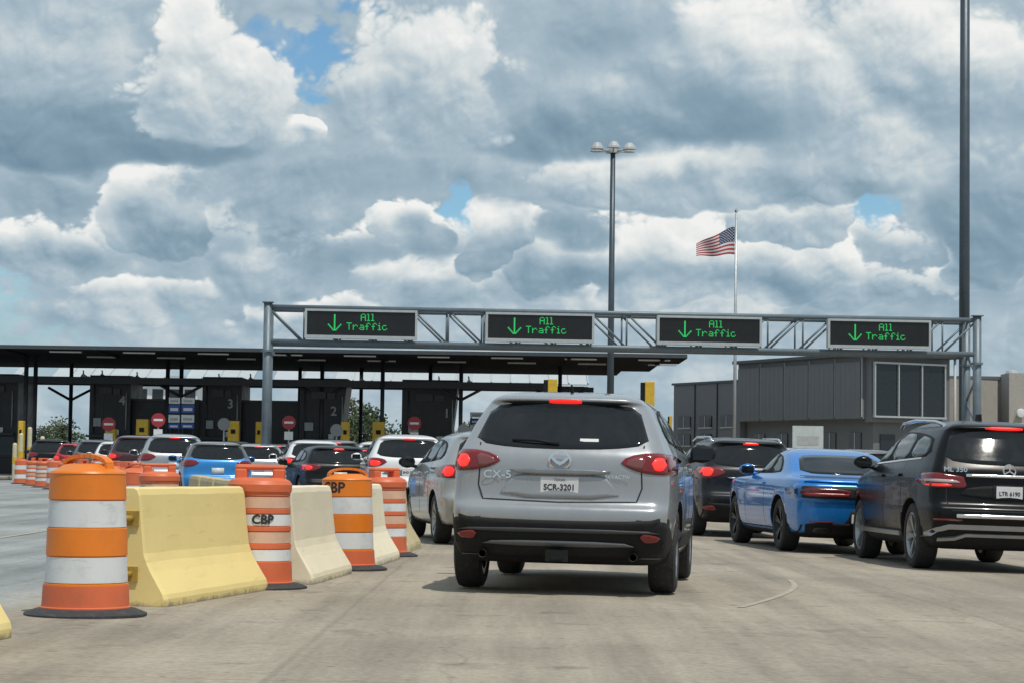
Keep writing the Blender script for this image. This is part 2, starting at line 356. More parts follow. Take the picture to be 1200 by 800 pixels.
# ------------------------------------------------------------------ ground
def ground_material():
    m, nt, p = principled('concrete_paving'); N, L = nt.nodes, nt.links
    tc = N.new('ShaderNodeTexCoord'); O = tc.outputs['Object']
    def nz(scale, det, rough=.6, vec=None, sc=None):
        n = N.new('ShaderNodeTexNoise'); n.inputs['Scale'].default_value = scale; n.inputs['Detail'].default_value = det; n.inputs['Roughness'].default_value = rough
        src = vec or O
        if sc:
            mp = N.new('ShaderNodeMapping'); mp.inputs['Scale'].default_value = sc; L.new(src, mp.inputs[0]); src = mp.outputs[0]
        L.new(src, n.inputs['Vector']); return n.outputs['Fac']
    def mr(a, f0, f1, t0, t1, smooth=True):
        n = N.new('ShaderNodeMapRange'); n.interpolation_type = 'SMOOTHSTEP' if smooth else 'LINEAR'
        L.new(a, n.inputs[0]); 
        for i, q in zip(('From Min', 'From Max', 'To Min', 'To Max'), (f0, f1, t0, t1)): n.inputs[i].default_value = q
        return n.outputs[0]
    def mth(op, a, b, c=0.0):
        n = N.new('ShaderNodeMath'); n.operation = op
        for i, q in enumerate((a, b, c)):
            if isinstance(q, (int, float)): n.inputs[i].default_value = q
            else: L.new(q, n.inputs[i])
        return n.outputs[0]
    sep = N.new('ShaderNodeSeparateXYZ'); L.new(O, sep.inputs[0]); X, Y, Z = sep.outputs
    big = mr(nz(.35, 6, .6), .3, .7, .82, 1.14)
    fine = mth('MULTIPLY', mr(nz(22, 6, .7), .3, .7, .82, 1.16), mr(nz(13, 4, .5), .66, .76, 1.0, .62))
    streak = mr(nz(1.0, 7, .65, sc=(1.6, .07, 1)), .35, .7, 1.10, .74)      # tyre wear along the lanes
    stain = mr(nz(1.4, 8, .62), .55, .72, 1.0, .60)
    spots = mr(nz(5.0, 5, .55), .64, .74, 1.0, .60)
    # sawn joints: every 4.5 m across and 5.5 m along
    wob = mth('MULTIPLY', mth('SUBTRACT', nz(.8, 3), .5), .06)
    def joint(a, per, off, w):
        fr = mth('FRACT', mth('DIVIDE', mth('ADD', mth('ADD', a, off), wob), per), 0)
        d = mth('MULTIPLY', mth('ABSOLUTE', mth('SUBTRACT', fr, .5), 0), per)
        return mr(d, per/2-w*1.6, per/2-w*.4, 1.0, .86)
    j = mth('MULTIPLY', joint(X, 4.6, 1.1, .018), joint(Y, 6.1, 2.0, .022))
    # fine wandering cracks
    vo = N.new('ShaderNodeTexVoronoi'); vo.feature = 'DISTANCE_TO_EDGE'; vo.inputs['Scale'].default_value = .32
    nv = N.new('ShaderNodeTexNoise'); nv.inputs['Scale'].default_value = 1.7; nv.inputs['Detail'].default_value = 6; L.new(O, nv.inputs['Vector'])
    vm = N.new('ShaderNodeMixRGB'); vm.inputs[0].default_value = .28; L.new(O, vm.inputs[1]); L.new(nv.outputs['Color'], vm.inputs[2]); L.new(vm.outputs[0], vo.inputs['Vector'])
    crack = mr(vo.outputs['Distance'], .001, .0045, .87, 1.0)
    tot = mth('MULTIPLY', mth('MULTIPLY', big, fine), mth('MULTIPLY', mth('MULTIPLY', streak, stain), mth('MULTIPLY', mth('MULTIPLY', spots, j), crack)))
    mix = N.new('ShaderNodeMix'); mix.data_type = 'RGBA'                     # older greyer paving left of the barrier line
    edge = mth('ADD', mth('MULTIPLY', X, -1.0), mth('MULTIPLY', mth('SUBTRACT', nz(.5, 3), .5), .8))
    L.new(mr(edge, 2.9, 3.9, 0, 1), mix.inputs[0]); mix.inputs[6].default_value = (.335, .292, .233, 1); mix.inputs[7].default_value = (.29, .305, .305, 1)
    sc = N.new('ShaderNodeVectorMath'); sc.operation = 'SCALE'; L.new(mix.outputs[2], sc.inputs[0]); L.new(tot, sc.inputs['Scale'])
    L.new(sc.outputs[0], p.inputs['Base Color']); p.inputs['Roughness'].default_value = .85; p.inputs['Specular IOR Level'].default_value = .3
    b = N.new('ShaderNodeBump'); b.inputs['Strength'].default_value = .35; b.inputs['Distance'].default_value = .01
    L.new(mth('ADD', nz(90, 3), mth('MULTIPLY', j, 2.0)), b.inputs['Height']); L.new(b.outputs[0], p.inputs['Normal'])
    return m
def build_ground():
    xs = [-4000, -1200, -400, -150] + sorted([-60+i*6 for i in range(21)] + [.6, 3.0, 7.1, 9.0]) + [150, 400, 1200, 4000]
    ys = [-60, -20, 0, 10, 20, 25, 30, 40, 60, 80, 100, 125, 160, 250, 500, 1200, 4000, 8000]
    v = [(x, y, gz(max(-60, min(60, x)), y)) for y in ys for x in xs]; n = len(xs)
    f = [(j*n+i, j*n+i+1, (j+1)*n+i+1, (j+1)*n+i) for j in range(len(ys)-1) for i in range(n-1)]
    mb = MB(); mb.add(v, f); o = mb.build('ground', [ground_material()]); o['kind'] = 'structure'
build_ground()
# worn painted lane marking that curves across the paving, and a straight lane line left of the barriers
LANE = mat('worn_road_paint', (.375, .33, .265), .85, var=.3, scale=7)
def ribbon(pts, w, name, m):
    mb = MB(); v = []
    for i, p in enumerate(pts):
        a, b = Vector(pts[max(i-1, 0)]), Vector(pts[min(i+1, len(pts)-1)]); d = (b-a).normalized(); n = Vector((-d.y, d.x))*w/2
        for s in (1, -1): v.append((p[0]+n.x*s, p[1]+n.y*s, gz(p[0]+n.x*s, p[1]+n.y*s)+.004))
    mb.add(v, [(2*i, 2*i+1, 2*i+3, 2*i+2) for i in range(len(pts)-1)])
    o = mb.build(name, [m]); o['kind'] = 'structure'; return o
ribbon([(1.75+1.0*math.sin(t*1.45), 16.8+t*5.0) for t in [i/16 for i in range(17)]], .055, 'lane_marking', LANE)
ribbon([(-6.2-.09*i, 16+4*i) for i in range(14)], .10, 'lane_marking', LANE)

# ------------------------------------------------------------------ overhead sign gantry
STEEL = mat('galvanised_steel', (.15, .19, .22), .5, metal=.3, var=.16, scale=2.5, dirt=.2)
SIGNFRAME = mat('aluminium_frame', (.46, .49, .50), .45, metal=.3, var=.1)
SIGNFACE = mat('led_panel_black', (.008, .009, .010), .35, var=.3)
LED = mat('green_led', (.02, .35, .08), .4, emit=(.02, .70, .15), estr=.42)
FONT57 = {'A': '01110 10001 10001 11111 10001 10001 10001', 'l': '01100 00100 00100 00100 00100 00100 01110', 'T': '11111 00100 00100 00100 00100 00100 00100',
          'r': '00000 00000 10110 11001 10000 10000 10000', 'a': '00000 00000 01110 00001 01111 10001 01111', 'f': '00110 01001 01000 11100 01000 01000 01000',
          'i': '00100 00000 01100 00100 00100 00100 01110', 'c': '00000 00000 01110 10000 10000 10001 01110'}
def led_text(mb, txt, x, z, px, y):
    """dot-matrix lettering facing -Y; x, z: left and top"""
    for ch in txt:
        rows = FONT57[ch].split(); w = 3 if ch in 'li' else 5; c0 = 1 if ch in 'li' else 0
        for j, r in enumerate(rows):
            for i in range(w):
                if r[i+c0] == '1':
                    a, b = x + i*px, z - j*px; s = px*.43
                    mb.box(a-s, a+s, y-.008, y, b-s, b+s)
        x += (w+1)*px
    return x
def build_gantry():
    A = Vector((XA(313, 68), 68.0)); B = Vector((XA(1146, 69.6), 69.6)); d = (B-A).normalized(); Lg = (B-A).length
    g = thing('sign_gantry', 'long grey steel box-truss gantry spanning the lanes and carrying four signs', 'gantry', (A.x, A.y, 0), math.atan2(d.y, d.x))
    D = 1.25; zt, zb = 5.92, 4.86
    base = lambda x: gz(A.x + d.x*x, A.y + d.y*x)
    for x in (0, Lg):
        for yy in (0, D):
            mb = MB(); mb.tube([(x, yy, base(x)), (x, yy, zt+.12)], .135, 12); mb.box(x-.17, x+.17, yy-.17, yy+.17, zt+.12, zt+.15); mb.box(x-.3, x+.3, yy-.3, yy+.3, base(x)-.02, base(x)+.05)
            mb.lathe([(.16, zb-.32), (.19, zb-.32), (.19, zb-.26), (.16, zb-.26)], 12, 'Z', (x, yy, 0)); mb.build('post', [STEEL], g)
        for k in range(6):
            z0 = base(x)+.3+k*.78
            mb = MB(); mb.tube([(x, 0, z0), (x, D, z0+.78)] if k % 2 else [(x, D, z0), (x, 0, z0+.78)], .04, 6); mb.build('post_brace', [STEEL], g)
    for yy in (0, D):
        for z in (zt, zb):
            mb = MB(); mb.tube([(-.1, yy, z), (Lg+.1, yy, z)], .085 if z == zb else .075, 8); mb.build('chord', [STEEL], g)
    n = 20; st = Lg/n
    for i in range(n+1):
        x = i*st
        for yy in (0, D):
            if 0 < i < n: mb = MB(); mb.tube([(x, yy, zb), (x, yy, zt)], .030, 6); mb.build('vertical_strut', [STEEL], g)
            if i < n:
                a, b = (zt, zb) if i < n*.55 else (zb, zt)
                mb = MB(); mb.tube([(x, yy, a), (x+st, yy, b)], .034, 6); mb.build('diagonal_strut', [STEEL], g)
        for z in (zt, zb):
            mb = MB(); mb.tube([(x, 0, z), (x, D, z)], .035, 6); mb.build('cross_strut', [STEEL], g)
    who = ['leftmost of the four, beside the gantry post', 'second from the left, above the silver car', 'third from the left, right of the light mast', 'rightmost of the four, above the office glass']
    for k, (p0, p1) in enumerate([(357, 488), (568, 695), (768, 891), (967, 1089)]):
        px = lambda p: (p/F*1.0)
        Yc = 68 + 1.6*((p0+p1)/2-313)/833
        x0, x1 = (XA(p0, Yc) - A.x)/d.x, (XA(p1, Yc) - A.x)/d.x
        s = thing('lane_sign', 'black green-lettered LED sign, ' + who[k], 'sign', (A.x + d.x*x0 + d.y*.14, A.y + d.y*x0 - d.x*.14, 4.96), math.atan2(d.y, d.x), 'LED lane signs on the gantry')
        w, h = x1-x0, .90
        mb = MB(); mb.box(0, w, -.20, 0, 0, h, 0, .015); mb.build('housing', [SIGNFRAME], s)
        mb = MB(); mb.box(.07, w-.07, -.225, -.20, .10, h-.07); f = mb.build('display', [SIGNFACE], s)
        mb = MB()
        for (a, b, c, e) in ((0, w, 0, .10), (0, w, h-.07, h), (0, .07, .10, h-.07), (w-.07, w, .10, h-.07)): mb.box(a, b, -.265, -.20, c, e)
        mb.build('bezel', [SIGNFRAME], s)
        mb = MB(); u = .032; cx = .575*w
        led_text(mb, 'All', cx-.075*w, h-.145, u, -.225)
        led_text(mb, 'Traffic', cx-.20*w, h-.145-8.6*u, u, -.225)
        mb.build('lettering', [LED], f)['kind'] = 'stuff'
        mb = MB(); ax, at = .265*w, h-.16
        mb.box(ax-.022, ax+.022, -.233, -.225, at-.50, at)
        for sx in (-1, 1):
            for q in range(5): mb.box(ax+sx*(.040+q*.036)-.020, ax+sx*(.040+q*.036)+.020, -.233, -.225, at-.50+q*.040, at-.50+q*.040+.045)
        mb.build('arrow', [LED], f)
build_gantry()

# ------------------------------------------------------------------ plaza canopy, booths
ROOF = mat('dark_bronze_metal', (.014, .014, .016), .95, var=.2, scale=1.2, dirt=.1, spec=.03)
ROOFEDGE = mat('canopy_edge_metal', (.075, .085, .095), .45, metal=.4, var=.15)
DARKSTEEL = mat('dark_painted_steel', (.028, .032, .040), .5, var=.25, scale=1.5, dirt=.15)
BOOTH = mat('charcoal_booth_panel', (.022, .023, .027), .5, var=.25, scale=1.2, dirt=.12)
BOOTHB = mat('charcoal_booth_trim', (.040, .042, .047), .5, var=.25, scale=1.2, dirt=.2)
DIGIT = mat('pale_grey_digits', (.42, .42, .40), .6, var=.15, dirt=.2)
WHITEMETAL = mat('white_standing_seam', (.46, .50, .52), .45, var=.08, scale=1.0, dirt=.06)
WHITE = mat('white_paint', (.72, .73, .72), .5, var=.1, dirt=.15)
YELLOW = mat('safety_yellow', (.66, .42, .035), .5, var=.15, dirt=.25)
RED = mat('sign_red', (.33, .03, .04), .45, var=.15)
BLUE = mat('sign_blue', (.03, .09, .36), .45, var=.15)
GREY = mat('grey_aluminium', (.40, .42, .43), .5, var=.15)
def build_canopy():
    c = thing('plaza_canopy', 'long dark flat canopy over the inspection lanes with stepped right end', 'canopy', (0, 100, 0))
    xl = -34; xr = XA(797, 100)+.35
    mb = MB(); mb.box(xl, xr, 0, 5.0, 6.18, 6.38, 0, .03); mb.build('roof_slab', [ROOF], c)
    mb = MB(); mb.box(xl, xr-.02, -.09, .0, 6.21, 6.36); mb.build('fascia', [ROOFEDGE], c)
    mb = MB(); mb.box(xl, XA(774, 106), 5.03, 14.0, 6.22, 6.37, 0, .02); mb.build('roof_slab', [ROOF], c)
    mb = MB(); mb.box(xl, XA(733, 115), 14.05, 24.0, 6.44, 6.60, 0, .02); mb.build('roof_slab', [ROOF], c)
    for i in range(10):                                       # purlins under the roof
        x = xl + 2.6 + i*4.25
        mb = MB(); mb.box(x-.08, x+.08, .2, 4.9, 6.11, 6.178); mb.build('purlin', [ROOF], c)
    for i in range(9):                                        # strip light fittings
        x = XA(60+i*86, 101.5)
        mb = MB(); mb.box(x, x+1.45, 1.0, 1.16, 6.12, 6.178); mb.build('strip_light', [WHITE], c)
        mb = MB(); mb.box(x+.75, x+2.1, 6.0, 6.2, 6.15, 6.218); mb.build('strip_light', [GREY], c)
    # rear lean-to roof of white sheets, rising away from the viewer
    for (p0, p1) in ((13, 24), (60, 193), (217, 297), (320, 352), (355, 377), (392, 503), (508, 535), (554, 690)):
        Yb = 26.5; x0, x1 = XA(p0, 126.5), XA(p1, 126.5); n = max(1, round((x1-x0)/1.1)); w = (x1-x0)/n
        for k in range(n):
            mb = MB(); a, b = x0+k*w+.03, x0+(k+1)*w-.03
            mb.add([(a, Yb, 6.02), (b, Yb, 6.02), (b, Yb+3.2, 6.92), (a, Yb+3.2, 6.92), (a, Yb, 5.96), (b, Yb, 5.96), (b, Yb+3.2, 6.86), (a, Yb+3.2, 6.86)], [(0,1,2,3),(7,6,5,4),(0,4,5,1),(1,5,6,2),(2,6,7,3),(3,7,4,0)])
            mb.obox((b+.03, Yb+1.6, 6.50), (.03, 0, 0), (0, 1.6, .45), (0, -.02, .05)); mb.build('roof_panel', [WHITEMETAL], c)
    for z, y in ((5.76, 26.3), (5.16, 12.0), (5.50, 20.0)):
        mb = MB(); mb.box(xl, XA(690, 120), y-.12, y+.12, z-.12, z+.13); mb.build('beam', [DARKSTEEL], c)
    mb = MB(); mb.box(xl, XA(640, 107), 6.85, 7.15, 4.95, 5.27); mb.build('beam', [DARKSTEEL], c)
    for (px, Y) in ((31, 104), (42, 105), (197, 108), (213, 108), (378, 108), (424, 118), (449, 106), (505, 112), (541, 107), (657, 110), (718, 112), (84, 116), (352, 120)):
        x = XA(px, Y); mb = MB(); b = gz(x, Y); mb.tube([(x, Y-100, b), (x, Y-100, 6.18 if Y <= 105 else 6.22 if Y < 114 else 6.44)], .105, 8); mb.box(x-.2, x+.2, Y-100.2, Y-99.8, b, b+.05); mb.build('column', [DARKSTEEL], c)
    for (px, Y) in ((213, 108), (378, 108), (541, 107), (657, 110), (84, 116)):       # Y-shaped column heads
        x = XA(px, Y)
        for s in (-1, 1):
            mb = MB(); mb.tube([(x, Y-100, 4.4), (x+s*1.2, Y-100, 5.05)], .07, 6); mb.build('brace', [DARKSTEEL], c)
build_canopy()

def build_booth(num, tx0, tx1, slant, wing, where):
    Y = 108.0; zc = (tx0+tx1)/2
    X0 = XA(tx0, Y); b = gz(X0, Y)
    o = thing('inspection_booth', 'tall dark inspection booth panel marked ' + num + where, 'booth', (X0, Y, b), 0, 'numbered inspection booths')
    w = XA(tx1, Y) - X0; zt = 5.40-b
    mb = MB(); s = slant*.018*Y/F*100 if slant else 0
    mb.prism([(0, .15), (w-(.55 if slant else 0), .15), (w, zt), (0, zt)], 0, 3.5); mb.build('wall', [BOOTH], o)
    for k in (.33, .66):
        mb = MB(); mb.box(w*k-.025, w*k+.025, -.03, .0, .3, zt-.05); mb.build('panel_rib', [BOOTHB], o)
    mb = MB(); mb.box(.1, w-.65 if slant else w-.1, -.06, .0, 1.05, 1.95); f = mb.build('window', [GLASS], o)
    mb = MB(); mb.box(.05, w-.6 if slant else w-.05, -.08, .0, .96, 1.04); mb.build('window_sill', [BOOTHB], o)
    mb = MB(); mb.box(-.5, w+.6, -3.0, 4.5, 0, .15, 0, .03); mb.build('island', [mat('island_concrete', (.30, .29, .26), .8, dirt=.3)], o)
    nx = {'5': .1, '4': w*.80, '3': w*.72, '2': w*.72, '1': w*.80}[num]
    mb = MB(); text_flat(mb, num, .62, nx, -.045, {'5': 3.75, '4': 3.8, '3': 3.75, '2': 3.5, '1': 3.5}[num], 0, .012); mb.build('number', [DIGIT], o)
    mb = MB(); mb.box(w*.25, w*.55, -.14, -.03, 4.1, 4.45); mb.box(w*.58, w*.75, -.14, -.03, 4.1, 4.4); mb.build('card_reader', [BOOTHB], o)
    for q, (u, z0, z1) in enumerate(((.12, 2.2, 4.6), (.90, 2.4, 4.2))):
        mb = MB(); mb.tube([(w*u, -.06, z0), (w*u, -.06, z1)], .03, 6); mb.build('conduit', [GREY if q else BOOTHB], o)
    mb = MB(); mb.box(w*.12, w*.30, -.16, -.03, 2.55, 2.95); mb.build('control_box', [GREY], o)
    mb = MB(); mb.box(w*.62, w*.74, -.14, -.03, 2.15, 2.40); mb.build('intercom', [WHITE], o)
    mb = MB(); mb.box(-.05, w*.95, -.5, -.02, 2.02, 2.12); mb.build('awning', [BOOTHB], o)
    if wing:
        ww = XA(wing, Y) - XA(tx1, Y); zw = 4.30-b
        mb = MB(); mb.box(w, w+ww, .6, 3.0, .15, zw); mb.build('wing_wall', [BOOTH], o)
        mb = MB(); mb.box(w+.1, w+ww-.1, .5, .6, 1.0, 1.9); mb.build('window', [GLASS], o)
        mb = MB(); mb.box(w, w+ww, .42, .6, zw-.10, zw+.0); mb.build('wing_coping', [BOOTHB], o)
for a in (('5', -40, 22, 0, None, ', cut off at the left edge'), ('4', 106, 154, 0, 232, ', left of the white building glimpse'), ('3', 238, 284, 0, 350, ', behind the left gantry post'),
          ('2', 352, 408, 1, None, ', left of the green trees'), ('1', 472, 538, 1, None, ', the one farthest right')): build_booth(*a)

# ------------------------------------------------------------------ office building
WALLDARK = mat('dark_grey_cladding', (.155, .164, .176), .6, metal=0, var=.10, scale=.8, dirt=.12)
WALLMID = mat('grey_rendered_wall', (.150, .157, .163), .75, var=.10, scale=.8, dirt=.2, bump=.2)
WALLTAN = mat('tan_precast_wall', (.30, .275, .245), .8, var=.1, scale=.7, dirt=.2, bump=.2)
OFFGLASS = mat('office_glass', (.014, .018, .022), .06, var=.25, spec=.6)
def build_office():
    P0 = Vector((XA(866, 120), 120.0)); P1 = Vector((XA(1012, 110), 110.0)); d = (P1-P0).normalized(); n = Vector((d.y, -d.x))     # n points to the viewer's left side
    Lw = (P1-P0).length
    o = thing('office_building', 'two-storey dark grey office building with projecting upper floor and glazed corner', 'building', (P0.x, P0.y, 0), math.atan2(d.y, d.x))
    # local x along the long wall towards the viewer; the outside of the wall is -y
    g = gz(P0.x, P0.y)
    za, zb = 3.85, 7.0
    mb = MB(); mb.box(0, Lw, 0, 5.0, za, zb-.05); mb.build('upper_storey', [WALLDARK], o)
    np_ = 5
    for i in range(np_):                                     # cladding panels, proud of the wall
        a, b = i*Lw/np_+.10, (i+1)*Lw/np_-.10
        mb = MB(); mb.box(a, b, -.10, 0, za+.02, zb-.30, 0, .015); c = mb.build('cladding_panel', [WALLDARK], o)
        k = int((b-a)/.36)
        for j in range(1, k):
            mb = MB(); x = a+(b-a)*j/k; mb.box(x-.008, x+.008, -.106, -.10, za+.05, zb-.33); mb.build('cladding_rib', [WALLDARK], c)
        mb = MB(); mb.box(b+.085, b+.115, -.09, -.02, za+.1, zb-.1); mb.build('downpipe', [GREY], o)
    mb = MB(); mb.box(-.1, Lw+1.0, -.35, 5.3, zb-.05, zb+.12, 0, .02); mb.build('roof', [ROOFEDGE], o)
    # recessed ground storey
    mb = MB(); mb.box(.1, Lw+.2, .5, 7.3, g-.1, za); mb.build('ground_storey', [WALLMID], o)
    for i in range(5):
        x = .9 + i*2.15; mb = MB(); mb.box(x, x+1.0, .44, .5, 1.5, 3.2); w = mb.build('window', [OFFGLASS], o)
        mb = MB(); mb.box(x-.06, x+1.06, .40, .5, 1.42, 1.50); mb.box(x+.47, x+.53, .42, .44, 1.5, 3.2); mb.build('window_sill', [GREY], w)
    # glazed box on the near end (faces +x)
    xe = Lw
    mb = MB(); mb.box(xe, xe+.5, .15, 5.0, za-.15, zb-.06); mb.build('end_wall', [WALLDARK], o)
    y0, y1 = .22, 4.55
    mb = MB(); mb.box(xe+.5, xe+.62, y0, y1, za+.12, zb-.35); mb.build('glazing_backing', [WALLDARK], o)
    wpan = (y1-y0)/3
    for i in range(3):
        mb = MB(); mb.box(xe+.62, xe+.66, y0+i*wpan+.05, y0+(i+1)*wpan-.05, za+.18, zb-.42); mb.build('window_pane', [OFFGLASS], o)
    for yy in [y0+i*wpan for i in range(4)]:
        mb = MB(); mb.box(xe+.62, xe+.76, yy-.032, yy+.032, za+.12, zb-.35); mb.build('mullion', [SIGNFRAME], o)
    for zz in (za+.12, zb-.37):
        mb = MB(); mb.box(xe+.62, xe+.78, y0-.06, y1+.06, zz-.05, zz+.04); mb.build('transom', [SIGNFRAME], o)
    for yy in (5.1,):
        mb = MB(); mb.tube([(xe+.8, yy, g), (xe+.8, yy, zb-.05)], .07, 8); mb.build('canopy_post', [GREY], o)
    mb = MB(); mb.box(xe-.4, xe+.1, 5.02, 8.4, .1, 6.0); mb.build('side_wall', [WALLTAN], o)
    # lower-storey door and windows on the near end
    for yy in (.9, 2.6, 4.2):
        mb = MB(); mb.box(Lw+.2, Lw+.26, yy, yy+.9, 1.4, 3.1); mb.build('window', [OFFGLASS], o)
    # low rear wing
    mb = MB(); mb.box(-6.9, -.02, .15, 6.0, g-.2, 6.02); mb.build('rear_wing_wall', [WALLDARK], o)
    mb = MB(); mb.box(-7.0, -.03, .05, 6.1, 6.02, 6.14); mb.build('rear_wing_coping', [ROOFEDGE], o)
    for x in (-4.6, -2.3):
        mb = MB(); mb.box(x-.02, x+.02, .10, .15, g, 6.0); mb.build('panel_joint', [SEAM], o)
    for x in (-6.3, -4.1, -1.9):
        for z in (3.6, 2.6, 1.7):
            if x > -2 and z < 3: continue
            mb = MB(); mb.box(x, x+1.25, .09, .15, z, z+.62); w = mb.build('window', [OFFGLASS], o)
            mb = MB(); mb.box(x+.60, x+.65, .06, .10, z, z+.62); mb.box(x-.05, x+1.3, .07, .15, z-.07, z); mb.build('window_frame', [GREY], w)
build_office()
def build_railing():
    Y = 100; x0, x1 = XA(985, Y), XA(1135, Y); b = gz(x0, Y)
    o = thing('railing', 'thin dark railing before the ground floor of the office', 'railing', (x0, Y, b))
    for z in (.75, 1.35, 1.95):
        mb = MB(); mb.tube([(0, 0, z), (x1-x0, 0, z)], .028, 6); mb.build('rail', [DARKSTEEL], o)
    for k in range(6):
        x = (x1-x0)*k/5; mb = MB(); mb.tube([(x, 0, 0), (x, 0, 2.0)], .035, 6); mb.build('rail_post', [DARKSTEEL], o)
build_railing()
def build_annex():
    Y = 116; o = thing('annex_building', 'low tan precast annex block right of the glazed office corner', 'building', (XA(1112, Y), Y, 0))
    w = XA(1320, Y) - XA(1112, Y)
    mb = MB(); mb.box(0, w, 0, 9, 0, 6.15); mb.build('wall', [WALLTAN], o)
    mb = MB(); mb.box(-.06, w, -.08, 9.05, 6.15, 6.32); mb.build('coping', [WALLMID], o)
    for k in range(1, 5):
        mb = MB(); mb.box(k*2.1-.02, k*2.1+.02, -.015, 0, .5, 6.1); mb.build('panel_joint', [SEAM], o)
    mb = MB(); mb.box(2.75, w+.3, -2.0, -.02, 0, 6.42); mb.build('wall', [mat('pale_precast_wall', (.38, .36, .33), .8, dirt=.2, bump=.2)], o)
    for k in (3.3, 4.3):
        mb = MB(); mb.lathe([(0, 0), (.20, .02), (.24, .12), (.16, .30), (0, .34)], 12, 'Y', (k, -2.35, 4.35)); mb.tube([(k, -2.0, 4.45), (k, -2.2, 4.45)], .05, 6); mb.build('flood_light', [WHITE], o)
    for k in (3.8, 5.3):
        mb = MB(); mb.lathe([(.28, 6.3), (.28, 6.55), (.36, 6.58), (.30, 6.72), (0, 6.78)], 12, 'Z', (k, 2.0, 0)); mb.build('roof_vent', [GREY], o)
build_annex()
def build_white_building():
    Y = 165; x0, x1 = XA(155, Y), XA(232, Y)
    o = thing('white_building', 'small white building glimpsed behind the canopy between booths', 'building', (x0, Y, gz(x0, Y)))
    w = x1-x0; H = 7.2
    mb = MB(); mb.box(0, w, 0, 8, 0, H-.35); mb.build('wall', [WHITE], o)
    mb = MB(); mb.box(-.4, w+.4, -.4, 8.4, H-.35, H+.1); mb.build('roof', [WHITEMETAL], o)
    for k in range(4):
        mb = MB(); mb.box(.35+k*1.2, 1.15+k*1.2, -.05, .0, 5.35, 6.3); f = mb.build('window', [OFFGLASS], o)
        mb = MB(); mb.box(.3+k*1.2, 1.2+k*1.2, -.09, .0, 5.25, 5.35); mb.build('window_sill', [GREY], f)
build_white_building()

# ------------------------------------------------------------------ masts, flag
MAST = mat('mast_steel', (.075, .095, .115), .45, metal=.5, var=.15, scale=1.5)
def build_mast(px, Y, ztop, r0, r1, label):
    x = XA(px, Y); b = gz(x, Y)
    o = thing('light_mast', label, 'light mast', (x, Y, b)); h = ztop-b
    mb = MB(); mb.tube([(0, 0, .0), (0, 0, h*.5), (0, 0, h)], [r0, (r0+r1)/2, r1], 14); mb.build('pole', [MAST], o)
    mb = MB(); mb.box(-.35, .35, -.35, .35, 0, .06); mb.build('base_plate', [MAST], o)
    mb = MB(); mb.lathe([(.0, h+.05), (.20, h), (.20, h-.12), (.0, h-.14)], 14); mb.build('head_frame', [GREY], o)
    for a in range(6):
        t = math.pi/6 + a*math.pi/3; c, s = math.cos(t), math.sin(t)
        mb = MB(); mb.tube([(.15*c, .15*s, h-.06), (.62*c, .62*s, h-.02)], .035, 6); arm = mb.build('arm', [GREY], o)
        mb = MB(); cx, cy = .72*c, .72*s
        v = []
        for (rr, zz) in ((.10, .22), (.21, .05), (.23, -.03)):
            for k in range(10): u = 2*math.pi*k/10; v.append((cx+rr*math.cos(u)*1.15, cy+rr*math.sin(u), h+zz))
        f = [tuple(range(9, -1, -1))] + [(i*10+k, i*10+(k+1)%10, (i+1)*10+(k+1)%10, (i+1)*10+k) for i in range(2) for k in range(10)] + [tuple(range(20, 30))]
        mb.add(v, f); mb.build('luminaire', [GREY], o)
build_mast(716, 86, 13.55, .145, .095, 'tall thin light mast with a cluster of lamps behind the gantry')
build_mast(1131, 71.8, 19.5, .185, .15, 'thick dark light mast at the right that runs out of the picture top')
def build_flag():
    Y = 112; x = XA(862, Y); b = gz(x, Y); zt = 14.2
    o = thing('flag_pole', 'slim silver flag pole in front of the dark office building', 'flag pole', (x, Y, b))
    mb = MB(); mb.tube([(0, 0, 0), (0, 0, 6), (0, 0, zt-b)], [.10, .085, .05], 10); mb.build('pole', [mat('silver_pole', (.42, .44, .46), .4, metal=.5)], o)
    mb = MB(); mb.lathe([(0, zt-b+.28), (.08, zt-b+.22), (.10, zt-b+.14), (.06, zt-b+.05), (0, zt-b)], 10); mb.build('finial', [CHROME], o)
    mb = MB(); mb.box(-.3, .3, -.3, .3, 0, .06); mb.build('base_plate', [GREY], o)
    fr, fw, fb = mat('flag_red', (.36, .035, .05), .8, var=.1), mat('flag_white', (.62, .62, .64), .8, var=.1), mat('flag_blue', (.035, .045, .12), .8, var=.1)
    f = thing('flag', 'American flag blowing to the left from the silver pole', 'flag', (x, Y, b))
    W, H, nu, nv = 2.05, 1.42, 40, 26; top = zt-.72-b
    def pt(u, v):
        sag = .92*u**1.25*(1-.42*v)
        wv = .16*math.sin(u*9+v*1.5)*u**.5
        return (-.07 - W*u*.96, wv - .25*u, top - H*v*(1-.28*u) - sag + .05*math.sin(u*8+.7))
    V = [pt(i/nu, j/nv) for j in range(nv+1) for i in range(nu+1)]
    mb = MB()
    mb.add(V, [])
    for j in range(nv):
        for i in range(nu):
            k = j*(nu+1)+i; st = j//2
            mi = 2 if (st < 7 and i < nu*.4) else (0 if st % 2 == 0 else 1)
            mb.f.append([k, k+1, k+nu+2, k+nu+1]); mb.mi.append(mi); mb.sm.append(True)
    mb.build('cloth', [fr, fw, fb], f)
    mb = MB()
    for r in range(9):
        for c in range(6 if r % 2 == 0 else 5):
            u = .4*((c*2+(1 if r % 2 == 0 else 2))/12); v = 7/13*(r+1)/10; p = pt(u, v)
            pts = []
            for q in range(10):
                a = math.pi/2+q*math.pi/5; rr = .042 if q % 2 == 0 else .018; pts.append((p[0]+rr*math.cos(a), p[1]-.006, p[2]+rr*math.sin(a)))
            mb.add(pts, [tuple(range(10))])
    mb.build('stars', [fw], f)
build_flag()

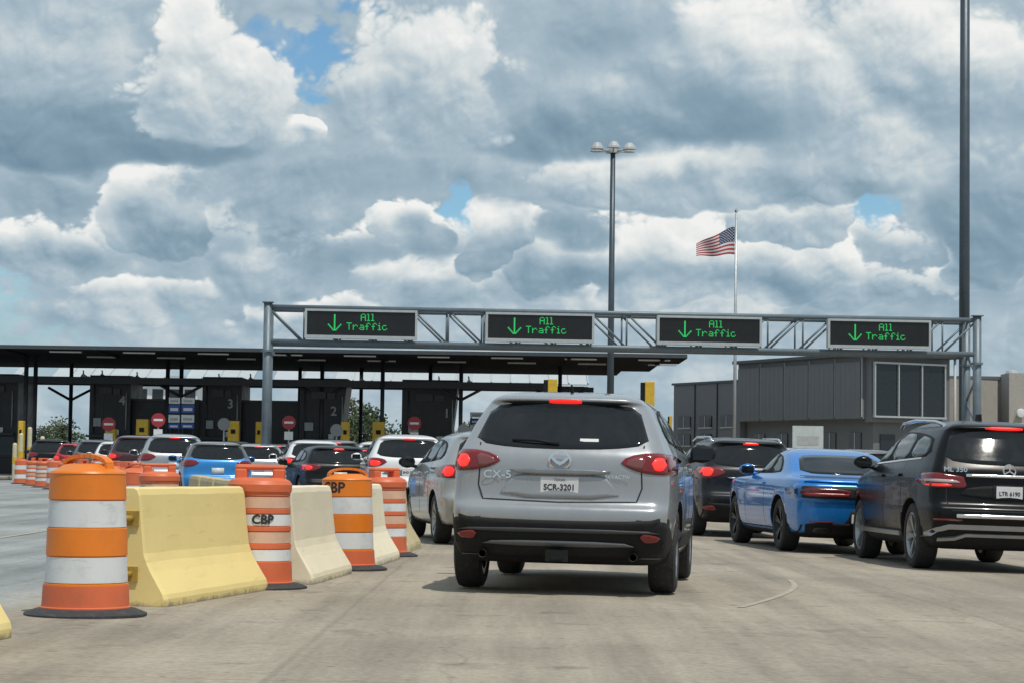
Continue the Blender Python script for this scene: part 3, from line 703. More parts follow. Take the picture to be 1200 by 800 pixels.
# ------------------------------------------------------------------ plaza furniture
def no_entry(px, py, Y, label):
    x = XA(px, Y); b = gz(x, Y); z = ZC + (554+(px-600)*math.tan(ROLL)-py)*Y/F
    o = thing('no_entry_sign', label, 'sign', (x, Y, b), 0, 'red round signs at the booths'); z -= b
    mb = MB(); mb.tube([(0, .06, 0), (0, .06, z+.3)], .04, 8); mb.build('post', [GREY], o)
    mb = MB(); mb.lathe([(0, -.01), (.32, -.01), (.32, .02), (0, .02)], 28, 'Y', (0, 0, z)); mb.build('disc', [RED], o)
    mb = MB(); mb.box(-.21, .21, -.022, -.012, z-.05, z+.05); mb.build('white_bar', [WHITE], o)
    mb = MB(); mb.box(-.20, .20, -.01, .02, z-.80, z-.42); mb.build('notice_plate', [WHITE], o)
for a in ((129, 498, 102, 'red round no entry sign farthest left, before booth 4'), (187, 493, 101, 'red round no entry sign left of the blue and white panels'),
          (340, 496, 103, 'red round no entry sign just right of the left gantry post'), (487, 497, 104, 'red round no entry sign before booth 1')): no_entry(*a)
def yellow_box(px, py, w, h, Y, label):
    x = XA(px, Y); b = gz(x, Y); z1 = ZC + (554+(px-600)*math.tan(ROLL)-py)*Y/F - b
    o = thing('yellow_cabinet', label, 'cabinet', (x, Y, b), 0, 'yellow cabinets at the booths'); ww = w*Y/F
    mb = MB(); mb.box(-ww/2, ww/2, 0, .45, .0, z1, 0, .03); mb.build('cabinet_body', [YELLOW], o)
    mb = MB(); mb.box(-ww*.36, ww*.36, -.02, 0, z1-.75, z1-.2); mb.build('door', [YELLOW], o)
    mb = MB(); mb.box(-ww*.2, ww*.2, -.05, -.02, z1-.6, z1-.4); mb.build('card_slot', [BLACK], o)
for a in ((131, 503, 12, 30, 102.6, 'yellow cabinet behind the leftmost no entry sign'), (168, 492, 14, 24, 103, 'yellow cabinet between the two left no entry signs'),
          (275, 494, 13, 30, 103, 'wide yellow cabinet behind the pale round sign near number 3'), (305, 495, 8, 24, 104, 'narrow yellow cabinet at the left gantry post'), (406, 495, 10, 20, 104, 'yellow cabinet under the number 2'),
          (445, 495, 14, 24, 105, 'yellow cabinet in front of the green trees'), (103, 490, 8, 22, 100, 'yellow cabinet far left by the dark columns')): yellow_box(*a) if a[0] != 103 else yellow_box(26, 494, 6, 30, 100, a[5])
def round_back(px, py, Y, label):
    x = XA(px, Y); b = gz(x, Y); z = ZC + (554+(px-600)*math.tan(ROLL)-py)*Y/F - b
    o = thing('round_sign', label, 'sign', (x, Y, b), 0, 'pale round signs at the booths')
    mb = MB(); mb.tube([(0, .05, 0), (0, .05, z+.1)], .04, 8); mb.build('post', [GREY], o)
    mb = MB(); mb.lathe([(0, -.01), (.29, -.01), (.29, .02), (0, .02)], 24, 'Y', (0, 0, z)); mb.build('disc', [mat('dull_aluminium', (.22, .23, .235), .6, dirt=.2)], o)
for a in ((264, 498, 102, 'pale grey round sign beside the yellow cabinet under number 3'), (396, 505, 102, 'pale grey round sign under the number 2'), (545, 505, 102, 'pale grey round sign right of booth 1')): round_back(*a)
def panel_sign(px0, px1, Y, rows, label):
    x0, x1 = XA(px0, Y), XA(px1, Y); b = gz(x0, Y)
    o = thing('information_sign', label, 'sign', ((x0+x1)/2, Y, b)); w = (x1-x0)/2
    zz = lambda py: ZC + (554+((px0+px1)/2-600)*math.tan(ROLL)-py)*Y/F - b
    for (a, c, m) in rows:
        mb = MB(); mb.box(-w, w, -.03, .03, zz(c), zz(a)); mb.build('panel', [m], o)
        mb = MB(); mb.box(-w*.7, w*.7, -.038, -.032, zz(c)+.25*(zz(a)-zz(c)), zz(c)+.6*(zz(a)-zz(c))); mb.build('print', [WHITE if m is BLUE else GREY], o)
    for s in (-.8, .8):
        mb = MB(); mb.tube([(s*w, .08, 0), (s*w, .08, zz(rows[0][0]))], .04, 6); mb.build('post', [DARKSTEEL], o)
panel_sign(199, 212, 104, [(467, 474, WHITE), (475, 485, BLUE), (487, 496, WHITE), (497, 503, BLUE)], 'left one of the paired blue and white notice boards')
panel_sign(214, 229, 104, [(467, 474, WHITE), (475, 485, BLUE), (487, 496, WHITE), (497, 503, BLUE)], 'right one of the paired blue and white notice boards')
panel_sign(552, 568, 130, [(484, 490, WHITE), (491, 498, BLUE), (499, 506, WHITE)], 'blue and white sign just left of the silver car roof')
panel_sign(930, 966, 84, [(500, 530, mat('pale_panel', (.50, .55, .55), .6))], 'blank pale panel in front of the office ground floor')
# cameras hung under the canopy beams
cams = [(100, 436), (122, 436), (163, 438), (259, 440), (296, 440), (426, 441), (517, 443), (552, 443)]
for i, (px, py) in enumerate(cams):
    Y = 111.6; x = XA(px, Y); z = ZC + (554+(px-600)*math.tan(ROLL)-py)*Y/F
    o = thing('security_camera', ['leftmost white camera under the canopy beam', 'second white camera from the left under the canopy beam', 'third white camera from the left, above booth 4', 'white camera under the beam right of booth 4', 'white camera just left of the gantry post under the beam', 'white camera under the beam above the tree gap', 'white camera under the beam above booth 1', 'rightmost white camera under the canopy beam'][i], 'camera', (x, Y, z), 0, 'white cameras under the canopy')
    mb = MB(); mb.obox((0, 0, -.32), (.16, 0, -.10), (0, .22, 0), (.06, 0, .10)); mb.build('housing', [WHITE], o)
    mb = MB(); mb.tube([(-.1, 0, .05), (-.05, 0, -.3)], .035, 6); mb.build('bracket', [GREY], o)
# yellow clearance pillars
def pillar(px0, px1, py, Y, label):
    x0, x1 = XA(px0, Y), XA(px1, Y); b = gz(x0, Y); z1 = ZC + (554+(px0-600)*math.tan(ROLL)-py)*Y/F - b; w = x1-x0
    o = thing('clearance_pillar', label, 'pillar', (x0, Y, b), 0, 'yellow pillars')
    mb = MB(); mb.box(w*.3, w, 0, w*.8, 0, z1, 0, .02); mb.build('pillar', [YELLOW], o)
    mb = MB(); mb.box(0, w*.3-.003, .02, w*.8, 0, z1-.03, 0, .01); mb.build('rubber_guard', [BLACK], o)
    mb = MB(); mb.box(-.1, w+.1, -.1, w, 0, .08); mb.build('base', [BLACK], o)
pillar(752, 768, 448, 78, 'yellow pillar with black edge right of the silver car roof')
pillar(638, 654, 445, 92, 'yellow pillar with black edge directly above the silver car roof')
pillar(784, 789, 488, 80, 'short thin yellow pillar left of the office building')
# bollards left
for i, (px, Y) in enumerate(((20, 95), (27, 93), (37, 96), (52, 94), (58, 97))):
    x = XA(px, Y); o = thing('bollard', ['first', 'second', 'third', 'fourth', 'fifth'][i] + ' pale bollard from the left edge by the dark columns', 'bollard', (x, Y, gz(x, Y)), 0, 'pale bollards by the booth island')
    h = [1.6, 2.0, 2.3, 1.9, 1.5][i]
    mb = MB(); mb.lathe([(.10, 0), (.10, h-.08), (.07, h-.02), (0, h)], 12); mb.build('pipe', [mat('bollard_cream', (.60, .54, .36), .6, dirt=.3)], o)
    mb = MB(); mb.lathe([(.103, h*.45), (.106, h*.45), (.106, h*.62), (.103, h*.62)], 12); mb.build('reflective_band', [YELLOW], o)
for i, x in enumerate((-22.5, -27.5)):
    mb = MB(); mb.box(-1.0, 1.0, -6, 6, 0, .15, 0, .04); k = mb.build('traffic_island', [mat('island_concrete', (.30, .29, .26), .8)]); k.location = (x, 97, gz(x, 97)); k['kind'] = 'structure'

# ------------------------------------------------------------------ trees far behind
LEAVES = [mat('foliage_dark', (.035, .060, .025), .8, var=.4, scale=.6), mat('foliage_mid', (.055, .085, .032), .8, var=.4, scale=.6), mat('foliage_olive', (.085, .095, .04), .8, var=.4, scale=.6)]
BARK = mat('bark', (.09, .075, .06), .9, var=.3)
def build_tree(px, Y, h, w, label, seed, mi):
    r = random.Random(seed); x = XA(px, Y); b = gz(x, Y)
    o = thing('tree', label, 'tree', (x, Y, b), 0, 'trees behind the plaza')
    mb = MB(); mb.tube([(0, 0, 0), (.1*w/4, 0, h*.25), (.05, .1, h*.55), (0, 0, h*.85)], [.035*h, .028*h, .018*h, .006*h], 8)
    for k in range(7):
        a = r.uniform(0, 6.28); z0 = h*r.uniform(.25, .6)
        mb.tube([(0, 0, z0), (w*.25*math.cos(a), w*.25*math.sin(a), z0+h*.14), (w*.40*math.cos(a), w*.40*math.sin(a), z0+h*.22)], [.014*h, .009*h, .004*h], 5)
    mb.build('trunk', [BARK], o)
    mb = MB(); cl = []
    for k in range(34):
        a = r.uniform(0, 6.28); rr = math.sqrt(r.random()); zz = r.uniform(.16, 1)
        env = math.sin(min(1, max(.05, zz))*2.6+.35)
        cl.append((w*.46*rr*env*math.cos(a), w*.46*rr*env*math.sin(a), h*(.14+.80*zz), w*r.uniform(.09, .17), r.randrange(3)))
    for (cx, cy, cz, cr, m_) in cl:
        for q in range(75):
            d = Vector((r.gauss(0, 1), r.gauss(0, 1), r.gauss(0, .8))).normalized()*cr*r.uniform(.45, 1.1)
            s = r.uniform(.13, .27)*h/7; u = Vector((r.gauss(0, 1), r.gauss(0, 1), r.gauss(0, 1))).normalized(); t = u.cross(Vector((r.gauss(0, 1), r.gauss(0, 1), r.gauss(0, 1)))).normalized()
            p = Vector((cx, cy, cz)) + d
            mb.add([p-u*s, p+t*s*.55, p+u*s, p-t*s*.55], [(0, 1, 2, 3)], (m_ + mi) % 3 if r.random() < .8 else r.randrange(3))
    mb.build('crown', LEAVES, o)
for i, a in enumerate([(58, 300, 5.5, 9, 'dark tree glimpsed between the columns at far left'), (72, 280, 6.6, 7, 'taller dark tree right of the far left columns'), (415, 230, 7.6, 8, 'leafy tree left of the column behind booth 2'),
                       (437, 240, 7.2, 9, 'leafy tree right of the column behind booth 2'), (462, 320, 5.4, 8, 'small distant tree left of booth 1'), (556, 260, 6.6, 7, 'round leafy tree right of booth 1'),
                       (580, 280, 6.4, 9, 'leafy tree right next to the silver car roof'), (600, 250, 6.0, 8, 'tree mostly hidden behind the silver car'), (775, 300, 3.4, 7, 'low bush left of the office wing')]): build_tree(a[0], a[1], a[2], a[3], a[4], 40+i, i)

# ------------------------------------------------------------------ cars
def interp(tab, x):
    if x <= tab[0][0]: return tab[0][1]
    for (a, b), (c, d) in zip(tab, tab[1:]):
        if x <= c: return b + (d-b)*(x-a)/(c-a)
    return tab[-1][1]

class Spec: pass
# layers: height, rear inset, half width, front inset  (metres, for the unscaled body)
SUV = dict(L=4.55, W=1.84, H=1.67, wb=2.70, rov=.90, rw=.355, tw=.225, rc=.17, bow=.075, clad=.345,
    layers=[(.23,.26,.76,.28),(.29,.12,.86,.12),(.42,.035,.905,.03),(.57,.0,.915,0),(.665,.0,.92,.02),(.70,.02,.92,.03),(.735,.075,.918,.05),(.84,.09,.918,.10),
            (.94,.088,.916,.20),(1.02,.09,.91,.55),(1.08,.10,.895,1.12),(1.135,.125,.872,1.28),(1.19,.175,.842,1.42),(1.34,.305,.775,1.68),(1.46,.415,.705,1.92),
            (1.525,.475,.660,2.04),(1.545,.42,.640,2.07),(1.575,.41,.605,2.12),(1.608,.50,.54,2.20),(1.642,.95,.43,2.32),(1.665,1.6,.26,2.42)],
    dlo=[(1.02,1.145),(-1.50,1.215),(-1.62,1.30),(-1.50,1.43),(-.95,1.515),(.05,1.535),(.42,1.50)],
    wins=[[(.90,1.165),(-.06,1.175),(-.06,1.515),(.06,1.515),(.40,1.48)], [(-.12,1.18),(-.92,1.20),(-.92,1.495),(-.12,1.515)], [(-.98,1.205),(-1.44,1.235),(-1.52,1.30),(-1.42,1.41),(-.98,1.485)]],
    doors=[-.09, -.95, .98], handle=[(-.05+.10, 1.02), (-.80, 1.03)],
    rwin=[(-.67,1.205),(-.42,1.165),(0,1.155),(.42,1.165),(.67,1.205),(.675,1.25),(.61,1.45),(.53,1.525),(0,1.54),(-.53,1.525),(-.61,1.45),(-.675,1.25)],
    tail=[(.44,1.085),(.60,1.145),(.82,1.15),(.915,1.11),(.915,.985),(.83,.955),(.66,.965),(.54,1.01)], plate=(0,.86), hi=(0,1.548,.13,.018),
    bump=.575, mirror=(.70,1.12), bumpz=.575)
COUPE = dict(L=5.02, W=1.92, H=1.45, wb=2.95, rov=1.06, rw=.365, tw=.25, rc=.22, bow=.06, clad=.25,
    layers=[(.20,.30,.80,.3),(.27,.14,.88,.12),(.40,.06,.935,.05),(.58,.02,.955,0),(.74,0,.958,.02),(.86,-.005,.955,.06),(.95,0.0,.94,.14),(.99,.03,.925,.30),(1.01,.10,.905,1.0),
            (1.03,.40,.875,1.62),(1.06,.82,.825,1.85),(1.15,1.02,.775,1.98),(1.27,1.30,.705,2.18),(1.36,1.55,.65,2.34),(1.40,1.74,.58,2.43),(1.435,2.0,.46,2.5),(1.45,2.3,.26,2.56)],
    dlo=[(.62,1.065),(-1.02,1.08),(-1.02,1.14),(-.72,1.30),(-.25,1.365),(.10,1.36),(.28,1.31)],
    wins=[[(.52,1.08),(-.38,1.085),(-.38,1.345),(-.05,1.345),(.20,1.30)], [(-.45,1.09),(-.95,1.095),(-.95,1.14),(-.70,1.275),(-.45,1.33)]],
    doors=[-.62, .62], handle=[(-.48, .93)],
    rwin=[(-.66,1.085),(0,1.075),(.66,1.085),(.60,1.25),(.53,1.34),(0,1.352),(-.53,1.34),(-.60,1.25)],
    tail=[(.10,.80),(.10,.885),(.80,.885),(.845,.86),(.845,.825),(.80,.80)], plate=(0,.50), hi=None, bump=.40, mirror=(.52,1.06), bumpz=.40)
def scaled(base, L, W, H, rw=None, wb=None, **kw):
    sl, sw, sh = L/base['L'], W/base['W'], H/base['H']
    d = dict(base); d.update(L=L, W=W, H=H)
    d['layers'] = [(z*sh, r*sl, w*sw, f*sl) for z, r, w, f in base['layers']]
    yz = lambda P: [(a*sl, b*sh) for a, b in P]; xz = lambda P: [(a*sw, b*sh) for a, b in P]
    d['dlo'] = yz(base['dlo']); d['wins'] = [yz(w) for w in base['wins']]; d['doors'] = [a*sl for a in base['doors']]; d['handle'] = yz(base['handle'])
    d['rwin'] = xz(base['rwin']); d['tail'] = xz(base['tail']); d['plate'] = (0, base['plate'][1]*sh)
    if base['hi']: d['hi'] = (0, base['hi'][1]*sh, base['hi'][2]*sw, base['hi'][3])
    d['mirror'] = (base['mirror'][0]*sl, base['mirror'][1]*sh); d['wb'] = wb or base['wb']*sl; d['rov'] = base['rov']*sl; d['rw'] = rw or base['rw']
    d['clad'] = base['clad']*sh; d['bumpz'] = base['bumpz']*sh
    d.update(kw); return d

def body_mesh(sp, dense):
    L, rc, bow = sp['L'], sp['rc'], sp['bow']
    rings = []
    def half(z, r, w, f):
        yr, yf = -L/2 + r, L/2 - f
        plan = lambda y: 1 - .085*abs(2*y/L)**3.2
        P = []
        wr, wf = w*plan(yr), w*plan(yf)
        c = min(rc, wr*.6, (yf-yr)*.3); cf = min(.32, wf*.6, (yf-yr)*.3)
        for u in (0, .25, .5, .75): P.append((u*(wr-c), yr + bow*min(1, (yf-yr))*(u*(wr-c)/max(w, .01))**2))
        yb = yr + bow*min(1, (yf-yr))*((wr-c)/max(w, .01))**2
        for k in range(6):
            t = math.pi/2*k/5; P.append((wr - c + c*math.sin(t), yb + c - c*math.cos(t)))
        y0, y1 = yb + c, yf - .10*min(1, yf-yr) - cf
        for k in range(1, 13):
            y = y0 + (y1-y0)*k/13; P.append((w*plan(y), y))
        for k in range(5):
            t = math.pi/2*k/4; P.append((wf - cf + cf*math.cos(t), y1 + cf*math.sin(t)))
        yt = y1 + cf
        for u in (.66, .33, 0): P.append((u*(wf-cf), yt + (yf-yt)*(1-u*u)))
        return P
    for (z, r, w, f) in sp['layers']:
        h = half(z, r, w, f)
        ring = [(x, y, z) for x, y in h] + [(-x, y, z) for x, y in h[-2:0:-1]]
        rings.append(ring)
    n = len(rings[0]); v = [p for r in rings for p in r]; f = []; mi = []
    for i in range(len(rings)-1):
        zc = (rings[i][0][2] + rings[i+1][0][2])/2
        for k in range(n):
            f.append((i*n+k, i*n+(k+1)%n, (i+1)*n+(k+1)%n, (i+1)*n+k)); mi.append(1 if zc < sp['clad'] else 0)
    # bottom and roof closed by shrinking rings
    def close(ring, mid, flip, m):
        c = sum((Vector(p) for p in ring), Vector())/len(ring)
        prev = mid
        for s in (.6, .25):
            b = len(v); v.extend([tuple(c + (Vector(p)-c)*s) for p in ring])
            for k in range(n):
                q = (prev+k, prev+(k+1)%n, b+(k+1)%n, b+k); f.append(q); mi.append(m)
            prev = b
        f.append([prev+k for k in range(n)]); mi.append(m)
    close(rings[0], 0, True, 1); close(rings[-1], (len(rings)-1)*n, False, 0)
    return v, f, mi

def make_body(sp, pnt, name='body', dense=2, roofmat=None):
    v, f, mi = body_mesh(sp, dense)
    me = bpy.data.meshes.new(name); me.from_pydata(v, [], f); me.materials.append(pnt); me.materials.append(BLACK)
    if roofmat:
        me.materials.append(roofmat); zr = sp['H']*sp.get('roofz', .915)
        mi = [2 if (m == 0 and sum(v[i][2] for i in q)/len(q) > zr) else m for m, q in zip(mi, f)]
    me.polygons.foreach_set('material_index', mi); me.polygons.foreach_set('use_smooth', [True]*len(f))
    bm = bmesh.new(); bm.from_mesh(me); bmesh.ops.recalc_face_normals(bm, faces=bm.faces[:]); bm.to_mesh(me); bm.free()
    o = bpy.data.objects.new(name, me); C.objects.link(o)
    ss = o.modifiers.new('s', 'SUBSURF'); ss.levels = dense; ss.render_levels = dense
    # wheel arches cut out of the body
    cb = MB(); ya = -sp['L']/2 + sp['rov']; ar = sp['rw'] + .055
    for y in (ya, ya + sp['wb']):
        for s in (-1, 1):
            cb.lathe([(0, s*(sp['W']/2-.33)), (ar, s*(sp['W']/2-.33)), (ar, s*(sp['W']/2+.3)), (0, s*(sp['W']/2+.3))], 28, 'X', (0, y, sp['rw']), 0, False)
    cut = cb.build('cut', [BLACK])
    bmc = bmesh.new(); bmc.from_mesh(cut.data); bmesh.ops.remove_doubles(bmc, verts=bmc.verts[:], dist=1e-5); bmesh.ops.recalc_face_normals(bmc, faces=bmc.faces[:]); bmc.to_mesh(cut.data); bmc.free()
    bo = o.modifiers.new('b', 'BOOLEAN'); bo.object = cut; bo.operation = 'DIFFERENCE'; bo.solver = 'EXACT'; bo.material_mode = 'TRANSFER'
    dg = bpy.context.evaluated_depsgraph_get(); dg.update()
    # the uncut skin carries the conforming parts
    bo.show_viewport = False; dg.update()
    skin = bpy.data.meshes.new_from_object(o.evaluated_get(dg))
    bvh = BVHTree.FromPolygons([p.co.copy() for p in skin.vertices], [list(p.vertices) for p in skin.polygons])
    bo.show_viewport = True; dg = bpy.context.evaluated_depsgraph_get(); dg.update()
    fin = bpy.data.meshes.new_from_object(o.evaluated_get(dg))
    o.modifiers.clear(); o.data = fin; fin.name = name
    bpy.data.objects.remove(cut); bpy.data.meshes.remove(skin)
    return o, bvh

DIRS = {'rear': Vector((0,1,0)), 'front': Vector((0,-1,0)), 'right': Vector((-1,0,0)), 'left': Vector((1,0,0))}
def onbody(bvh, side, u, z):
    d = DIRS[side]
    o = Vector((u, -9, z)) if side == 'rear' else Vector((u, 9, z)) if side == 'front' else Vector((9, u, z)) if side == 'right' else Vector((-9, u, z))
    h = bvh.ray_cast(o, d)
    if h[0] is None:
        h = bvh.find_nearest(Vector((u, 0, z)) - d*2 if side in ('rear', 'front') else Vector((0, u, z)) - d)
    n = h[1] if h[1].dot(d) < 0 else -h[1]
    return h[0], n
def patch(bvh, side, poly, name, m, parent, off=.004, thick=.02, nu=12, nv=6, rnd_=1):
    """a panel with its own thickness that follows the body surface inside a side-on outline"""
    poly = chaikin(poly, rnd_) if rnd_ else poly
    us = [p[0] for p in poly]; u0, u1 = min(us)+1e-4, max(us)-1e-4
    V, G = [], []
    mb = MB(); cols = []
    for i in range(nu+1):
        u = u0 + (u1-u0)*i/nu; zs = []
        for a, b in zip(poly, poly[1:]+poly[:1]):
            if (a[0]-u)*(b[0]-u) <= 0 and abs(a[0]-b[0]) > 1e-9: zs.append(a[1] + (b[1]-a[1])*(u-a[0])/(b[0]-a[0]))
        lo, hi = (min(zs), max(zs)) if zs else (poly[0][1], poly[0][1])
        col = []
        for j in range(nv+1):
            p, n = onbody(bvh, side, u, lo + (hi-lo)*j/nv); col.append((p + n*off, p - n*thick))
        cols.append(col)
    top = [c[0] for col in cols for c in col]; bot = [c[1] for col in cols for c in col]
    W = nv+1; N = len(top)
    faces = [(i*W+j, (i+1)*W+j, (i+1)*W+j+1, i*W+j+1) for i in range(nu) for j in range(nv)]
    edge = [(i*W, (i+1)*W) for i in range(nu)] + [(nu*W+j, nu*W+j+1) for j in range(nv)] + [((i+1)*W+nv, i*W+nv) for i in reversed(range(nu))] + [(j+1, j) for j in reversed(range(nv))]
    if side in ('left', 'front'): faces = [q[::-1] for q in faces]; edge = [e[::-1] for e in edge]
    mb.add(top + bot, [], 0)
    for q in faces: mb.f.append(list(q)); mb.mi.append(0); mb.sm.append(True)
    for a, b in edge: mb.f.append([b, a, N+a, N+b]); mb.mi.append(0); mb.sm.append(False)
    me = bpy.data.meshes.new(name); me.from_pydata(mb.v, [], mb.f); me.materials.append(m)
    me.polygons.foreach_set('use_smooth', mb.sm); me.update()
    o = bpy.data.objects.new(name, me); C.objects.link(o); o.parent = parent
    return o
def strip(bvh, side, pts, w, name, m, parent, off=.003, thick=.012, step=.06):
    """a thin line (panel gap, chrome strip) laid over the body along side-on points"""
    P = []
    for a, b in zip(pts, pts[1:]):
        n = max(1, int(math.dist(a, b)/step))
        for k in range(n): P.append((a[0]+(b[0]-a[0])*k/n, a[1]+(b[1]-a[1])*k/n))
    P.append(pts[-1])
    mb = MB(); rows = []
    for i, p in enumerate(P):
        a, b = P[max(i-1, 0)], P[min(i+1, len(P)-1)]
        d = Vector((b[0]-a[0], b[1]-a[1])).normalized(); nrm = Vector((-d.y, d.x))*w/2
        q1, n1 = onbody(bvh, side, p[0]+nrm.x, p[1]+nrm.y); q2, n2 = onbody(bvh, side, p[0]-nrm.x, p[1]-nrm.y)
        rows.append((q1+n1*off, q2+n2*off, q2-n2*thick, q1-n1*thick))
    v = [p for r in rows for p in r]; f = []
    for i in range(len(rows)-1):
        for k in range(4): f.append((i*4+k, i*4+(k+1)%4, i*4+4+(k+1)%4, i*4+4+k))
    f += [(3, 2, 1, 0), tuple(len(v)-4+k for k in range(4))]
    mb.add(v, f); return mb.build(name, [m], parent)

def wheel_mesh(r, w, spokes, dark):
    t = MB(); h = w/2; rr = r*.70
    t.lathe([(rr, -h*.92), (rr+.012, -h), (r-.045, -h), (r-.012, -h*.86), (r, -h*.55), (r, h*.55), (r-.012, h*.86), (r-.045, h), (rr+.012, h), (rr, h*.92), (rr-.01, 0), (rr, -h*.92)], 36, 'X')
    g = MB()
    g.lathe([(rr, h*.90), (rr-.018, h*.93), (rr-.03, h*.75), (rr-.05, h*.1), (rr-.05, -h*.9), (rr, -h*.9)], 32, 'X')
    g.lathe([(0, h*.62), (.06, h*.62), (.075, h*.45), (.075, -h*.2), (0, -h*.2)], 14, 'X')
    g.lathe([(0, -h*.1), (rr-.04, -h*.1), (rr-.04, -h*.35), (0, -h*.35)], 24, 'X', mi=1)
    for k in range(spokes):
        for dt in (-.13, .13):
            a = 2*math.pi*k/spokes; a2 = a + dt
            p0 = Vector((h*.50, .05*math.cos(a), .05*math.sin(a))); p1 = Vector((h*.72, (rr-.025)*math.cos(a2), (rr-.025)*math.sin(a2)))
            d = (p1-p0); tt = d.cross(Vector((1,0,0))).normalized()*.017
            g.obox((p0+p1)/2, d/2, tt, Vector((h*.16, 0, 0)))
    return t, g
WHEELS = {}
def add_wheels(car, sp, spokes=7, dark=False):
    key = (sp['rw'], sp['tw'], spokes, dark)
    ya = -sp['L']/2 + sp['rov']; xt = sp['W']/2 - .035 - sp['tw']/2
    for y in (ya, ya + sp['wb']):
        for s in (-1, 1):
            if key not in WHEELS:
                t, g = wheel_mesh(sp['rw'], sp['tw'], spokes, dark)
                w = t.build('wheel', [RUBBER], car); r = g.build('rim', [DARKALLOY if dark else ALLOY, BLACK], w)
                WHEELS[key] = (w.data, r.data)
            else:
                w = bpy.data.objects.new('wheel', WHEELS[key][0]); C.objects.link(w); w.parent = car
                r = bpy.data.objects.new('rim', WHEELS[key][1]); C.objects.link(r); r.parent = w
            w.location = (s*xt, y, sp['rw']); w.rotation_euler = (rnd.uniform(0, 6), 0, 0 if s > 0 else math.pi)

def plate(car, bvh, cx, cz, txt, w=.305, h=.152, header=None, yoff=-.012):
    p, n = onbody(bvh, 'rear', cx, cz)
    b = MB(); b.box(cx-w/2, cx+w/2, p.y-.012, p.y+.006, cz-h/2, cz+h/2, 0, .004)
    o = b.build('license_plate', [PLATE], car)
    if txt:
        t = MB(); text_flat(t, txt, h*.44, cx, p.y-.0135, cz-.008, 0, .002, .92)
        if header: text_flat(t, header, h*.2, cx, p.y-.0135, cz+h*.34)
        t.build('lettering', [INK], o)
    return p
def mirror(car, sp, m, s):
    y, z = sp['mirror']; x0 = interp([(l[0], l[2]) for l in sp['layers']], z)*.97
    b = MB(); bm = bmesh.new(); bmesh.ops.create_icosphere(bm, subdivisions=2, radius=1.0)
    bm.verts.index_update(); v = []
    for w in bm.verts:
        c = w.co; yy = c.y*.085 if c.y > 0 else c.y*.05
        v.append((s*(x0+.155) + c.x*.125, y + yy, z + .055 + c.z*.085*(1-.12*c.x*s)))
    b.add(v, [[w.index for w in f.verts] for f in bm.faces], 0, True); bm.free()
    b.tube([(s*(x0-.04), y+.03, z-.02), (s*(x0+.10), y+.01, z+.01)], .026, 8)
    o = b.build('mirror', [m], car)
    g = MB(); g.box(s*(x0+.155)-.09, s*(x0+.155)+.09, y-.054, y-.048, z+.0, z+.105); g.build('mirror_glass', [GLASS], o)

def car(name, label, sp, pnt, x, y, head, plate_txt=None, header=None, dense=1, detail=1, trim=None, roofmat=None, lit=True, spokes=7, dark=False, group=None, mirror_mat=None, rear_at=True):
    """x, y: middle of the rear bumper on the ground; head: degrees clockwise from the view direction"""
    h = R(head); L = sp['L']
    fx, fy = math.sin(h), math.cos(h)
    cx, cy = x + fx*L/2, y + fy*L/2
    root = thing(name, label, 'car', (cx, cy, gz(cx, cy)), 0, group)
    e = .5; nx = -(gz(cx+e, cy)-gz(cx-e, cy))/(2*e); ny = -(gz(cx, cy+e)-gz(cx, cy-e))/(2*e)
    up = Vector((nx, ny, 1)).normalized(); fwd = Vector((fx, fy, 0)); right = fwd.cross(up).normalized(); fwd = up.cross(right)
    root.rotation_euler = Matrix((right, fwd, up)).transposed().to_euler()
    body, bvh = make_body(sp, pnt, dense=dense, roofmat=roofmat); body.parent = root
    P = lambda side, poly, nm, m, par=root, **k: patch(bvh, side, poly, nm, m, par, **k)
    P('rear', sp['rwin'], 'rear_window', GLASS, nu=18, nv=8, off=.003)
    ws = [(-.66*sp['W']/1.84, sp['layers'][-10][0]), (.66*sp['W']/1.84, sp['layers'][-10][0]), (.56*sp['W']/1.84, sp['H']*.91), (-.56*sp['W']/1.84, sp['H']*.91)]
    P('front', ws, 'windshield', GLASS, nu=14, nv=8)
    for s, side in ((1, 'right'), (-1, 'left')):
        P(side, sp['dlo'], 'window_trim', BLACK, off=.003, nu=22, nv=5)
        for w in sp['wins']: P(side, w, 'side_window', SIDEGLASS, off=.007, nu=9, nv=5)
        if detail:
            for d in sp['doors']: strip(bvh, side, [(d, sp['H']*.70), (d, sp['clad']+.08)], .008, 'panel_gap', SEAM, root, off=.0015)
            for (hy, hz) in sp['handle']:
                p, n = onbody(bvh, side, hy, hz)
                b = MB(); b.box(p.x-.004 if s > 0 else p.x-.03, p.x+.03 if s > 0 else p.x+.004, hy-.11, hy+.11, hz-.016, hz+.016, 0, .008); b.build('door_handle', [pnt], root)
            yf = -L/2 + sp['rov'] + sp['wb']
        t = [(a*s, b) for a, b in sp['tail']]
        tl = P('rear', t, 'tail_light', LENS, off=.008, nu=14, nv=6, rnd_=1)
        mirror(root, sp, mirror_mat or pnt, s)
        hx = .62*s; P('front', [(hx-.18, .66*sp['H']/1.67), (hx+.16, .70*sp['H']/1.67), (hx+.16, .80*sp['H']/1.67), (hx-.18, .76*sp['H']/1.67)], 'headlight', AMBER, nu=6, nv=3)
    add_wheels(root, sp, spokes, dark)
    pp = plate(root, bvh, sp['plate'][0], sp['plate'][1], plate_txt, header=header) if detail else P('rear', [(-.15, sp['plate'][1]-.075), (.15, sp['plate'][1]-.075), (.15, sp['plate'][1]+.075), (-.15, sp['plate'][1]+.075)], 'license_plate', PLATE, off=.012, nu=2, nv=2, rnd_=0)
    return root, bvh, body
